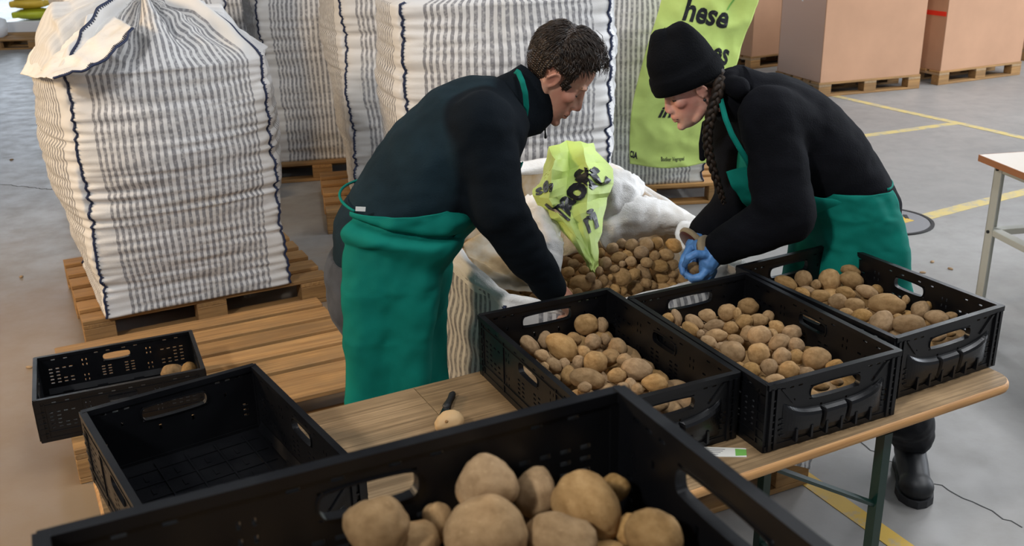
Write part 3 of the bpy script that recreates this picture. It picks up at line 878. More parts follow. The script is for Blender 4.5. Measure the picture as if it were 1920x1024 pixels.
bag_flap([[at(42, 141, 4.70), at(68, 148, 4.46), at(102, 150, 4.21)], [at(68, 92, 4.80), at(112, 108, 4.52), at(168, 133, 4.25)],
          [at(120, 56, 4.86), at(165, 66, 4.60), at(218, 100, 4.34)], [at(178, 30, 4.90), at(215, 34, 4.72), at(254, 58, 4.46)]], 61, True)
bag_flap([[at(76, 92, 5.10), at(96, 52, 5.20), at(132, 22, 5.25), at(188, 26, 5.15)], [at(90, 110, 4.98), at(120, 70, 5.0), at(165, 42, 5.0), at(205, 44, 4.95)], [at(110, 122, 4.86), at(140, 92, 4.88), at(178, 62, 4.88), at(212, 60, 4.84)]], 67)
# ------------------------------------------------------------------ opened bag of potatoes
OBY = math.radians(25); oc_, os_ = math.cos(OBY), math.sin(OBY)
OB = (-0.03, 2.76); OL, OW = 0.93, 0.90
ocx = OB[0]+oc_*OL/2-os_*OW/2; ocy = OB[1]+os_*OL/2+oc_*OW/2
ob = empty('opened_big_bag', (ocx, ocy, PH), OBY, 'opened striped big bag with turned-down white rim, full of potatoes', 'bag')
def ob_rim(p):
    ks = [(0, .70), (.3, .63), (.7, .62), (1, .66), (1.5, .72), (2, .78), (2.4, .84), (2.75, .85), (3, .80), (3.5, .735), (4, .70)]
    p %= 4
    for (a, x), (b, y) in zip(ks, ks[1:]):
        if a <= p <= b: return x+(y-x)*smooth01((p-a)/(b-a))
def ob_xy(p, s, k=.22):
    qx, qy = sq(p); r = math.hypot(qx, qy)
    return (OL/2*s*(qx*(1-k)+k*qx/r*1.18), OW/2*s*(qy*(1-k)+k*qy/r*1.18))
def ob_out(p, t):
    f = p-math.floor(p); rz_ = ob_rim(p)
    x, y = ob_xy(p, .97+.05*math.sin(PI*t*.8)); z = t*rz_
    n_ = Vector((x, y, 0)).normalized()
    d = .02*math.sin(PI*f)*math.sin(PI*t)+.014*noise.noise(Vector((p*2, t*11, 3)))+.02*noise.noise(Vector((p*1.2, t*4, 8)))
    return Vector((x+n_.x*d, y+n_.y*d, z))
NUo = 160; V = []; UV = []; F = []
for j in range(51):
    for i in range(NUo+1):
        p = 4*i/NUo; V.append(ob_out(p if i < NUo else 0, j/50)); UV.append((min(max(p, 1e-4), 3.9999), j/50))
for j in range(50):
    for i in range(NUo): F.append((j*(NUo+1)+i, j*(NUo+1)+i+1, (j+1)*(NUo+1)+i+1, (j+1)*(NUo+1)+i))
F.append(tuple(range(NUo-1, -1, -1)))
obd = obj('body', mesh('open_bag_body', V, F, True, UV), M['bag'], ob)
for k in range(4):
    b = MB(); tl = np.linspace(0, 1, 60); path = []
    for x in tl:
        q = ob_out(k if k else 0, x); n_ = Vector((q.x, q.y, 0)).normalized(); path.append(q+n_*.006)
    b.tube(path, .005, 6)
    for i in range(0, 59):
        q = ob_out(k+.022, tl[i]); n_ = Vector((q.x, q.y, 0)).normalized(); b.tube([path[i], q+n_*.006], .0028, 4)
        q = ob_out((k-.022) % 4, tl[i]); n_ = Vector((q.x, q.y, 0)).normalized(); b.tube([path[i], q+n_*.006], .0028, 4)
    obj('seam', b.me('seam', True), M['stitch'], ob)
# rim turned over: plump roll of slack cloth, and the cloth going down inside
def ob_roll(p, a):
    rz_ = ob_rim(p); hgt = (rz_-.68)/.23
    r = .018+.030*max(0, hgt)+.012*noise.noise(Vector((p*2.2, 5, 1)))
    q = ob_out(p, 1.0); n_ = Vector((q.x, q.y, 0)).normalized()
    c = q-n_*(r*.9)
    rr = r*(1+.45*noise.noise(Vector((p*4, a*1.6, 2)))+.2*noise.noise(Vector((p*11, a*3, 6))))
    return Vector((c.x+n_.x*rr*math.cos(a)*1.2, c.y+n_.y*rr*math.cos(a)*1.2, c.z+rr*math.sin(a)*1.15+.012*noise.noise(Vector((p*6, a, 9)))))
rings = []
for j in range(15):
    a = -.9+(PI+1.1)*j/14
    rings.append([ob_roll(4*i/NUo, a) for i in range(NUo)])
obj('rolled_rim', MB().loft(rings, cap=False).me('rolled_rim', True), M['bag_plain'], ob)
rings = []
for j in range(16):
    t_ = j/15
    R_row = []
    for i in range(NUo):
        p = 4*i/NUo; q = ob_roll(p, PI+.1)
        s = 1-.02*math.sin(PI*t_)-.02*t_+.018*noise.noise(Vector((p*5, t_*4, 12)))
        R_row.append((q.x*s, q.y*s, q.z+(.46-q.z)*t_))
    rings.append(R_row)
inn = MB().loft(rings, cap=False); inn.F.append(tuple(15*NUo+i for i in range(NUo)))
obj('inner_lining', inn.me('inner_lining', True), M['bag_inside'], ob)

# loose flaps of the bag: hanging strip left of the lime paper, hump behind it, dirty sheet beside the man's arm
S_, V, F, UV = sheet([[at(985, 395, 3.30), at(1010, 392, 3.24), at(1040, 400, 3.26)], [at(1000, 440, 3.16), at(1025, 440, 3.11), at(1052, 452, 3.12)],
                      [at(1012, 490, 3.05), at(1035, 490, 3.03), at(1056, 478, 3.05)], [at(1030, 535, 2.98), at(1042, 535, 2.97), at(1052, 522, 2.98)]], 20, 30, .010, 18, 2)
solid(obj('loose_flap', mesh('loose_flap', V, F, True), M['bag_plain'], ob, world=True), .003)
S_, V, F, UV = sheet([[at(985, 375, 3.62), at(1080, 330, 3.62), at(1160, 318, 3.60), at(1200, 352, 3.62)], [at(990, 400, 3.50), at(1080, 350, 3.42), at(1160, 330, 3.42), at(1196, 372, 3.5)],
                      [at(1000, 440, 3.42), at(1080, 410, 3.36), at(1160, 380, 3.38), at(1200, 392, 3.48)], [at(1010, 490, 3.40), at(1085, 470, 3.36), at(1150, 450, 3.42), at(1200, 430, 3.5)]], 34, 34, .020, 12, 5)
solid(obj('loose_flap', mesh('loose_flap', V, F, True), M['bag_plain'], ob, world=True), .003)
S_, V, F, UV = sheet([[at(868, 462, 3.20), at(930, 430, 3.30), at(1000, 420, 3.35)], [at(880, 490, 3.12), at(940, 480, 3.2), at(1005, 470, 3.22)], [at(900, 522, 3.02), at(960, 525, 3.06), at(1020, 520, 3.06)], [at(900, 548, 2.96), at(965, 550, 2.98), at(1030, 556, 2.98)]], 24, 24, .012, 11, 8)
solid(obj('loose_flap', mesh('loose_flap', V, F, True), M['bag_inside'], ob, world=True), .003)
S_, V, F, UV = sheet([[at(1120, 400, 3.50), at(1190, 366, 3.58), at(1250, 372, 3.60), at(1305, 410, 3.50)], [at(1118, 420, 3.36), at(1190, 380, 3.40), at(1250, 388, 3.44), at(1308, 416, 3.40)],
                      [at(1122, 452, 3.32), at(1190, 418, 3.36), at(1250, 412, 3.40), at(1310, 424, 3.38)], [at(1140, 470, 3.36), at(1195, 445, 3.40), at(1250, 432, 3.46), at(1306, 440, 3.42)]], 34, 26, .014, 12, 15)
solid(obj('loose_flap', mesh('loose_flap', V, F, True), M['bag_plain'], ob, world=True), .003)
S_, V, F, UV = sheet([[at(1272, 425, 3.36), at(1300, 412, 3.36), at(1330, 425, 3.33)], [at(1270, 450, 3.30), at(1295, 440, 3.27), at(1330, 452, 3.24)], [at(1278, 490, 3.22), at(1310, 480, 3.20), at(1350, 485, 3.16)], [at(1300, 535, 3.16), at(1340, 525, 3.14), at(1392, 508, 3.10)]], 20, 26, .010, 16, 21)
solid(obj('loose_flap', mesh('loose_flap', V, F, True), M['bag_plain'], ob, world=True), .003)

S_, V, F, UV = sheet([[at(1440, 822, 3.03), at(1485, 815, 3.03), at(1519, 812, 3.07)], [at(1445, 850, 2.96), at(1490, 850, 2.965), at(1523, 845, 3.02)], [at(1455, 866, 2.945), at(1492, 873, 2.955), at(1514, 878, 3.0)]], 24, 20, .008, 16, 81)
solid(obj('loose_flap', mesh('loose_flap', V, F, True, [(.25+.2*u, v) for u, v in UV]), M['bag'], ob, world=True), .003)

# ------------------------------------------------------------------ print on sheets
def text_mesh(s, bold=0.012, res=3, shear=0.0):
    cu = bpy.data.curves.new('t', 'FONT'); cu.body = s; cu.size = 1.0; cu.offset = bold; cu.resolution_u = res; cu.shear = shear
    o = bpy.data.objects.new('t', cu); COL.objects.link(o); bpy.context.view_layer.update()
    me = bpy.data.meshes.new_from_object(o.evaluated_get(bpy.context.evaluated_depsgraph_get()))
    bm = bmesh.new(); bm.from_mesh(me); bmesh.ops.triangulate(bm, faces=bm.faces[:])
    for _ in range(2): bmesh.ops.subdivide_edges(bm, edges=[e for e in bm.edges if e.calc_length() > .12], cuts=1, use_grid_fill=False); bmesh.ops.triangulate(bm, faces=bm.faces[:])
    V = [v.co.copy() for v in bm.verts]; F = [tuple(v.index for v in f.verts) for f in bm.faces]
    bm.free(); bpy.data.objects.remove(o); bpy.data.curves.remove(cu); bpy.data.meshes.remove(me)
    return V, F
def print_on(S, s, uv0, du, dv, parent, name, mt, off=.004, **k):
    """letters printed on a sheet: text unit x -> du, y -> dv in the sheet's own u,v"""
    V, F = text_mesh(s, **k); W_ = []
    for q in V:
        u = uv0[0]+q.x*du[0]+q.y*dv[0]; v = uv0[1]+q.x*du[1]+q.y*dv[1]
        W_.append(S(min(max(u, 0.01), .99), min(max(v, 0.01), .99), off))
    return obj(name, mesh(name, W_, F), mt, parent, world=True)

YB = 6.22
bn = empty('lime_banner', at(1258, 312, YB), 0, 'large lime green printed sheet hanging in front of the bag behind the woman', 'banner')
brow = [[at(1268, -140, YB), at(1330, -140, YB-.03), at(1400, -140, YB-.02), at(1462, -140, YB)],
        [at(1240, 0, YB), at(1300, 0, YB-.03), at(1360, 0, YB-.02), at(1420, 0, YB+.02)],
        [at(1213, 90, YB), at(1270, 90, YB-.04), at(1330, 90, YB-.02), at(1388, 90, YB+.02)],
        [at(1188, 185, YB), at(1245, 185, YB-.03), at(1305, 185, YB-.03), at(1360, 185, YB)],
        [at(1181, 250, YB), at(1235, 250, YB-.04), at(1290, 250, YB-.02), at(1345, 250, YB)],
        [at(1181, 306, YB), at(1235, 313, YB-.03), at(1282, 312, YB-.03), at(1334, 302, YB)]]
SB, V, F, UV = sheet(brow, 40, 70, .016, 5.5, 31)
solid(obj('sheet', mesh('sheet', V, F, True), M['lime'], bn, world=True), .003)
# v rows sit at 0,.2,.4,.6,.8,1
print_on(SB, 'hese', (.27, .272), (.262, .02), (-.0, -.125), bn, 'lettering', M['ink'], bold=.03)
print_on(SB, 'otoes', (.42, .423), (.195, .018), (-.0, -.115), bn, 'lettering', M['ink'], bold=.03)
print_on(SB, 'in', (.30, .70), (.20, .0), (.05, -.09), bn, 'lettering', M['ink'], bold=.03)
print_on(SB, 'CIA', (.012, .932), (.062, .006), (0, -.052), bn, 'lettering', M['ink'], bold=.05, shear=.2)
print_on(SB, 'Bodker Vegrepel', (.36, .945), (.043, .0), (0, -.032), bn, 'lettering', M['ink'], bold=.012)
print_on(SB, 'l', (.70, .235), (.12, .0), (0.05, -.06), bn, 'lettering', M['ink_green'], bold=.02)

lp = empty('lime_paper_sack', at(1114, 512, 3.0), 0, 'crumpled lime green paper sack with black letters lying over the potatoes', 'paper sack')
lrow = [[at(1026, 296, 3.44), at(1030, 276, 3.40), at(1062, 264, 3.44), at(1088, 266, 3.42), at(1112, 269, 3.46)],
        [at(1018, 330, 3.40), at(1042, 300, 3.30), at(1066, 300, 3.36), at(1095, 290, 3.31), at(1122, 290, 3.42)],
        [at(1002, 352, 3.36), at(1034, 338, 3.24), at(1064, 334, 3.29), at(1104, 318, 3.26), at(1148, 318, 3.38)],
        [at(1000, 366, 3.31), at(1030, 372, 3.20), at(1062, 362, 3.23), at(1102, 350, 3.22), at(1149, 346, 3.32)],
        [at(1012, 392, 3.27), at(1040, 392, 3.19), at(1066, 390, 3.19), at(1100, 380, 3.19), at(1138, 370, 3.28)],
        [at(1040, 414, 3.20), at(1060, 418, 3.13), at(1080, 420, 3.14), at(1104, 412, 3.14), at(1130, 408, 3.20)],
        [at(1072, 452, 3.11), at(1084, 456, 3.06), at(1096, 458, 3.07), at(1107, 456, 3.06), at(1120, 456, 3.09)],
        [at(1098, 490, 3.04), at(1104, 492, 3.01), at(1110, 493, 3.01), at(1115, 492, 3.01), at(1120, 490, 3.03)],
        [at(1112, 514, 2.995), at(1114, 515, 2.985), at(1115, 515, 2.985), at(1117, 515, 2.985), at(1119, 514, 2.995)]]
SL, V, F, UV = sheet(refine(lrow, .017, 9), 48, 96, .002, 9.0, 41, lin=True)
solid(obj('sheet', mesh('sheet', V, F, False), M['lime'], lp, world=True), .002)
print_on(SL, 'haoft', (.33, .585), (.30, -.125), (-.30, -.185), lp, 'lettering', M['ink'], bold=.045)
print_on(SL, 'se,', (.06, .37), (.20, -.08), (-.06, -.15), lp, 'lettering', M['ink'], bold=.03)
print_on(SL, 'ri', (.72, .70), (.34, -.075), (-.20, -.16), lp, 'lettering', M['ink'], bold=.04)

POTS = {
'c1':[(0.202,2.565,0.87,0.034,0.03,1.155,-0.007,-0.075,1),(0.247,2.567,0.865,0.023,0.017,0.023,1.155,-1.641,1),(0.128,2.422,0.867,0.048,0.033,1.05,0.548,-0.343,1),(0.163,2.478,0.865,0.021,0.018,1.084,0.469,-0.301,1),(0.086,2.479,0.865,0.024,0.021,-0.025,1.14,-1.633,1),(0.043,2.445,0.865,0.033,0.021,0.934,0.78,-0.497,1),(0.074,2.379,0.865,0.022,0.016,1.063,0.476,-0.281,1),(0.101,2.32,0.866,0.023,0.017,0.962,0.692,-0.462,1),(0.213,2.458,0.865,0.022,0.022,1.138,-0.011,-0.081,1),(0.184,2.398,0.865,0.019,0.016,0.983,0.688,-0.476,1),(0.207,2.319,0.873,0.031,0.029,1.095,0.3,-0.24,1),(0.273,2.412,0.865,0.029,0.025,0.035,1.132,-1.645,1),(0.284,2.342,0.865,0.02,0.017,1.121,-0.026,-0.108,1),(0.307,2.27,0.873,0.039,0.028,1.108,0.125,-0.197,1),(0.343,2.208,0.866,0.032,0.023,1.099,-0.041,-0.133,1),(0.246,2.359,0.864,0.03,0.022,-1.095,0.332,-3.079,1),(0.256,2.255,0.865,0.025,0.019,1.105,-0.024,-0.101,1),(0.282,2.205,0.861,0.02,0.017,0.042,1.095,-1.651,1),(0.18,2.241,0.865,0.044,0.026,1.096,0.144,-0.154,1),(0.135,2.263,0.864,0.026,0.021,-0.005,1.105,-1.636,1),(0.166,2.337,0.865,0.019,0.016,0.003,1.118,-1.639,1),(0.246,2.473,0.865,0.017,0.014,0.025,1.141,-1.642,1),(0.076,2.306,0.868,0.013,0.013,1.113,0.008,-0.037,1),(0.105,2.248,0.865,0.01,0.01,1.102,0.002,-0.048,1),(0.296,2.178,0.866,0.015,0.015,1.093,-0.034,-0.117,1),(0.262,2.187,0.868,0.015,0.013,1.094,-0.027,-0.105,1),(0.171,2.197,0.865,0.018,0.013,1.094,-0.011,-0.072,1),(0.128,2.334,0.861,0.016,0.016,1.116,-0.0,-0.055,1),(0.336,2.104,0.865,0.027,0.02,1.069,-0.198,-0.05,1),(-0.019,2.451,0.813,0.047,0.039,-1.245,1.258,3.007,0),(0.047,2.48,0.811,0.044,0.037,-0.43,-0.469,2.886,0),(0.11,2.513,0.812,0.046,0.038,1.553,-0.071,1.944,0),(0.179,2.535,0.811,0.045,0.037,0.799,-0.189,2.605,0),(0.24,2.573,0.812,0.046,0.038,-0.897,0.429,1.848,0),(0.021,2.39,0.811,0.045,0.038,-0.686,-0.49,-3.006,0),(0.086,2.409,0.808,0.041,0.034,0.473,-0.694,2.08,0),(0.148,2.447,0.806,0.043,0.036,-0.507,-0.461,3.077,0),(0.212,2.473,0.81,0.044,0.037,-1.012,-1.293,-2.045,0),(0.274,2.508,0.812,0.046,0.038,0.862,-1.012,-1.985,0),(0.042,2.32,0.814,0.048,0.04,-0.784,-0.571,2.99,0),(0.114,2.345,0.81,0.043,0.036,1.416,-0.018,-1.822,0),(0.172,2.383,0.809,0.042,0.035,-1.53,0.22,-2.925,0),(0.238,2.407,0.812,0.046,0.038,0.16,-0.06,2.659,0),(0.302,2.441,0.813,0.046,0.039,-0.129,-1.121,2.677,0),(0.082,2.256,0.813,0.047,0.039,0.375,0.669,-2.683,0),(0.147,2.282,0.808,0.042,0.035,-1.571,-0.222,-2.921,0),(0.207,2.318,0.809,0.047,0.039,-1.208,-0.856,2.948,0),(0.274,2.346,0.81,0.044,0.036,-0.841,-0.133,-3.104,0),(0.335,2.379,0.809,0.042,0.035,-1.305,-0.071,-1.694,0),(0.102,2.186,0.811,0.045,0.037,-1.006,0.132,-1.812,0),(0.172,2.205,0.809,0.047,0.039,0.851,-0.886,3.097,0),(0.23,2.249,0.811,0.045,0.038,-1.071,-0.577,-2.628,0),(0.297,2.278,0.809,0.046,0.039,-1.569,0.133,2.436,0),(0.362,2.306,0.81,0.043,0.036,0.214,-0.696,1.799,0),(0.14,2.128,0.809,0.042,0.035,-0.059,0.818,-1.738,0),(0.208,2.144,0.81,0.043,0.036,-1.173,-0.427,2.689,0),(0.267,2.185,0.813,0.048,0.04,-0.511,0.398,-3.071,0),(0.337,2.206,0.807,0.045,0.037,0.601,-1.152,-2.274,0),(0.398,2.245,0.812,0.046,0.038,-0.11,-0.216,-2.881,0),(0.167,2.047,0.812,0.046,0.038,0.421,-0.126,2.376,0),(0.233,2.078,0.811,0.045,0.037,0.977,-0.061,-2.547,0),(0.289,2.118,0.808,0.042,0.035,-0.661,0.977,2.603,0),(0.366,2.14,0.813,0.046,0.039,0.799,-0.792,2.808,0),(0.426,2.179,0.811,0.045,0.037,0.497,0.968,2.548,0)],
'c2':[(0.431,2.573,0.879,0.017,0.015,1.145,0.285,-0.293,1),(0.456,2.591,0.871,0.025,0.016,0.597,1.072,-1.086,1),(0.501,2.55,0.875,0.029,0.017,1.095,0.515,-0.442,1),(0.545,2.594,0.875,0.025,0.019,1.165,0.11,-0.254,1),(0.606,2.62,0.872,0.027,0.025,1.171,-0.06,-0.202,1),(0.673,2.651,0.875,0.031,0.024,1.172,0.182,-0.325,1),(0.628,2.593,0.878,0.018,0.012,0.142,1.167,-1.654,1),(0.708,2.573,0.875,0.02,0.017,-0.933,0.857,-2.899,1),(0.551,2.525,0.875,0.029,0.017,1.148,-0.22,-0.117,1),(0.482,2.508,0.875,0.026,0.017,1.088,0.514,-0.442,1),(0.592,2.505,0.875,0.021,0.018,1.142,0.262,-0.35,1),(0.636,2.542,0.875,0.026,0.02,1.088,-0.55,0.023,1),(0.679,2.553,0.875,0.027,0.018,1.166,-0.073,-0.228,1),(0.717,2.505,0.875,0.023,0.018,1.122,0.413,-0.47,1),(0.747,2.465,0.875,0.026,0.022,1.156,-0.088,-0.255,1),(0.543,2.457,0.875,0.031,0.018,1.148,-0.06,-0.19,1),(0.516,2.419,0.875,0.023,0.015,1.097,0.425,-0.418,1),(0.589,2.427,0.875,0.021,0.014,1.131,0.257,-0.357,1),(0.631,2.476,0.87,0.022,0.02,0.145,1.148,-1.662,1),(0.653,2.439,0.88,0.032,0.028,1.15,-0.077,-0.227,1),(0.693,2.455,0.875,0.017,0.014,0.165,1.148,-1.665,1),(0.699,2.402,0.875,0.029,0.023,1.106,-0.409,-0.086,1),(0.738,2.386,0.875,0.022,0.019,1.107,0.401,-0.493,1),(0.566,2.358,0.875,0.034,0.027,1.119,0.254,-0.357,1),(0.628,2.342,0.875,0.029,0.028,1.133,-0.08,-0.225,1),(0.683,2.319,0.875,0.025,0.023,1.132,-0.09,-0.244,1),(0.72,2.319,0.874,0.02,0.019,1.133,-0.096,-0.256,1),(0.767,2.304,0.875,0.036,0.029,1.133,-0.104,-0.273,1),(0.541,2.391,0.875,0.014,0.011,1.138,-0.064,-0.193,1),(0.637,2.263,0.875,0.022,0.022,0.466,1.065,-1.323,1),(0.681,2.243,0.875,0.027,0.022,1.121,0.067,-0.327,1),(0.589,2.248,0.875,0.022,0.019,1.076,0.402,-0.464,1),(0.721,2.229,0.875,0.019,0.013,1.119,-0.103,-0.263,1),(0.635,2.194,0.875,0.024,0.014,1.109,-0.092,-0.236,1),(0.799,2.266,0.875,0.022,0.013,1.083,-0.435,-0.119,1),(0.504,2.473,0.875,0.011,0.011,1.149,-0.054,-0.177,1),(0.564,2.273,0.875,0.013,0.01,1.12,-0.075,-0.207,1),(0.734,2.151,0.875,0.019,0.011,1.106,-0.113,-0.273,1),(0.779,2.176,0.875,0.015,0.011,1.113,-0.118,-0.286,1),(0.4,2.538,0.809,0.042,0.035,-0.936,0.305,2.133,0),(0.463,2.572,0.81,0.044,0.037,1.434,-0.85,2.838,0),(0.526,2.606,0.812,0.046,0.038,-0.979,0.69,1.834,0),(0.589,2.638,0.81,0.044,0.036,0.039,-1.272,-1.929,0),(0.655,2.662,0.811,0.045,0.037,0.23,-1.013,-2.164,0),(0.424,2.476,0.808,0.041,0.034,-0.934,-0.436,-2.061,0),(0.491,2.508,0.81,0.043,0.036,-0.724,-0.161,-1.768,0),(0.554,2.539,0.811,0.045,0.037,1.381,-0.135,-2.276,0),(0.621,2.574,0.812,0.045,0.038,-1.23,0.977,-2.776,0),(0.687,2.601,0.808,0.041,0.034,0.961,0.204,-2.3,0),(0.455,2.417,0.808,0.041,0.034,-0.53,0.934,-1.968,0),(0.521,2.444,0.812,0.046,0.038,0.476,-0.069,-1.578,0),(0.584,2.476,0.81,0.043,0.036,-0.532,-0.181,1.778,0),(0.654,2.5,0.809,0.042,0.035,1.125,-0.851,2.639,0),(0.715,2.537,0.814,0.048,0.04,-0.147,0.527,-1.945,0),(0.485,2.352,0.813,0.047,0.039,0.282,0.861,1.75,0),(0.553,2.379,0.812,0.045,0.038,-0.12,0.61,2.115,0),(0.619,2.403,0.807,0.043,0.036,0.409,0.493,-1.923,0),(0.681,2.436,0.813,0.046,0.039,-0.014,-1.006,-1.657,0),(0.748,2.469,0.814,0.048,0.04,1.699,0.375,-1.897,0),(0.516,2.288,0.809,0.042,0.035,1.395,-0.396,1.853,0),(0.578,2.315,0.808,0.041,0.034,-0.353,1.05,-3.129,0),(0.643,2.338,0.812,0.046,0.038,1.482,-0.098,1.686,0),(0.707,2.369,0.81,0.044,0.036,0.59,0.197,-2.858,0),(0.773,2.399,0.812,0.046,0.038,0.077,-1.006,2.302,0),(0.554,2.217,0.81,0.043,0.036,-0.477,-0.165,2.324,0),(0.618,2.247,0.812,0.046,0.038,0.842,-0.849,3.11,0),(0.682,2.274,0.808,0.041,0.034,-0.145,-0.981,2.404,0),(0.744,2.307,0.811,0.044,0.037,-1.332,-1.162,-2.317,0),(0.811,2.336,0.813,0.047,0.039,0.233,-0.015,2.438,0),(0.58,2.151,0.809,0.042,0.035,-0.447,1.003,-3.045,0),(0.645,2.182,0.809,0.043,0.036,-0.121,0.908,-3.043,0),(0.714,2.212,0.809,0.042,0.035,-0.695,0.253,2.572,0),(0.773,2.241,0.808,0.041,0.034,-0.361,-1.08,2.945,0),(0.833,2.269,0.808,0.042,0.035,0.784,-0.582,2.727,0)],
'c3':[(0.829,2.835,0.87,0.035,0.021,1.18,0.345,-0.423,1),(0.889,2.864,0.87,0.028,0.026,0.215,1.2,-1.642,1),(0.916,2.821,0.87,0.015,0.015,1.204,-0.085,-0.282,1),(0.967,2.851,0.87,0.037,0.033,0.239,1.199,-1.643,1),(1.038,2.879,0.888,0.031,0.018,1.209,0.252,-0.44,1),(1.027,2.834,0.875,0.036,0.026,1.207,0.163,-0.409,1),(0.877,2.778,0.869,0.021,0.013,1.198,0.086,-0.339,1),(0.858,2.753,0.871,0.024,0.015,1.159,0.42,-0.479,1),(0.903,2.73,0.87,0.028,0.019,1.194,0.081,-0.351,1),(0.983,2.748,0.87,0.03,0.018,1.188,0.245,-0.441,1),(1.047,2.752,0.87,0.033,0.019,1.191,0.241,-0.458,1),(1.081,2.766,0.87,0.018,0.015,1.171,0.408,-0.539,1),(0.94,2.685,0.87,0.027,0.023,1.189,-0.096,-0.298,1),(0.978,2.656,0.87,0.029,0.021,1.189,0.068,-0.38,1),(1.07,2.652,0.87,0.053,0.031,1.192,0.059,-0.407,1),(0.939,2.601,0.87,0.021,0.013,1.177,0.152,-0.41,1),(0.974,2.577,0.87,0.027,0.02,1.178,-0.109,-0.316,1),(1.014,2.533,0.87,0.033,0.032,-0.732,1.028,-2.761,1),(1.076,2.508,0.873,0.044,0.027,1.174,-0.127,-0.352,1),(1.148,2.609,0.87,0.027,0.025,-1.095,0.631,3.022,1),(1.172,2.551,0.87,0.032,0.021,1.186,0.042,-0.448,1),(1.213,2.557,0.873,0.017,0.011,1.186,-0.138,-0.388,1),(1.135,2.684,0.87,0.014,0.012,0.291,1.182,-1.658,1),(1.176,2.626,0.875,0.014,0.011,0.305,1.177,-1.663,1),(1.125,2.427,0.87,0.023,0.013,1.148,-0.313,-0.296,1),(1.164,2.451,0.87,0.018,0.011,1.174,0.032,-0.457,1),(1.065,2.551,0.867,0.017,0.017,1.177,-0.122,-0.345,1),(0.741,2.774,0.813,0.047,0.039,-0.412,1.123,-2.035,0),(0.805,2.813,0.81,0.043,0.036,-0.275,1.319,-1.736,0),(0.866,2.842,0.81,0.043,0.036,1.15,-0.396,1.8,0),(0.936,2.875,0.81,0.044,0.036,0.712,-0.499,-2.731,0),(0.999,2.899,0.808,0.041,0.034,-0.147,1.389,1.739,0),(0.776,2.712,0.809,0.042,0.035,0.503,-1.093,2.737,0),(0.838,2.744,0.812,0.046,0.038,0.13,1.014,-2.506,0),(0.901,2.78,0.813,0.046,0.039,-0.918,0.414,-2.789,0),(0.968,2.811,0.813,0.046,0.039,-0.848,-1.036,2.5,0),(1.037,2.844,0.81,0.043,0.036,-1.037,0.549,-1.782,0),(0.802,2.647,0.808,0.041,0.034,0.086,-1.296,2.323,0),(0.879,2.669,0.81,0.043,0.036,-1.702,-0.969,-2.207,0),(0.933,2.712,0.81,0.043,0.036,-0.714,-0.422,-1.976,0),(1.001,2.744,0.814,0.048,0.04,-0.388,-0.231,-1.778,0),(1.065,2.777,0.81,0.043,0.036,-1.789,0.777,2.273,0),(0.844,2.582,0.809,0.042,0.035,0.374,-1.335,1.605,0),(0.911,2.604,0.809,0.042,0.035,-0.424,-0.563,2.804,0),(0.965,2.649,0.813,0.047,0.039,-0.941,-1.283,-2.879,0),(1.032,2.677,0.811,0.045,0.037,0.917,0.23,-3.043,0),(1.097,2.712,0.814,0.048,0.04,-0.678,-0.03,-2.018,0),(0.888,2.517,0.812,0.045,0.038,-1.756,-0.755,-2.245,0),(0.951,2.544,0.808,0.041,0.034,0.212,-0.097,1.646,0),(1.004,2.588,0.809,0.042,0.035,-0.308,0.182,-2.533,0),(1.067,2.615,0.807,0.045,0.037,-0.472,0.285,-2.733,0),(1.13,2.648,0.811,0.044,0.037,0.94,0.252,2.192,0),(0.911,2.449,0.812,0.046,0.038,-1.064,-0.941,2.207,0),(0.974,2.483,0.808,0.041,0.035,1.139,-0.277,-2.856,0),(1.044,2.515,0.811,0.046,0.039,1.356,-0.226,2.39,0),(1.105,2.554,0.812,0.045,0.038,0.075,-1.024,3.018,0),(1.163,2.59,0.807,0.041,0.034,0.408,0.55,-2.935,0),(0.953,2.378,0.81,0.043,0.036,1.469,-1.034,1.931,0),(1.007,2.422,0.812,0.046,0.038,0.271,-0.906,2.653,0),(1.075,2.448,0.811,0.046,0.038,-0.565,-0.019,-2.488,0),(1.137,2.488,0.814,0.048,0.04,-0.301,0.205,-1.996,0),(1.207,2.511,0.811,0.045,0.038,-1.27,0.29,2.998,0)],
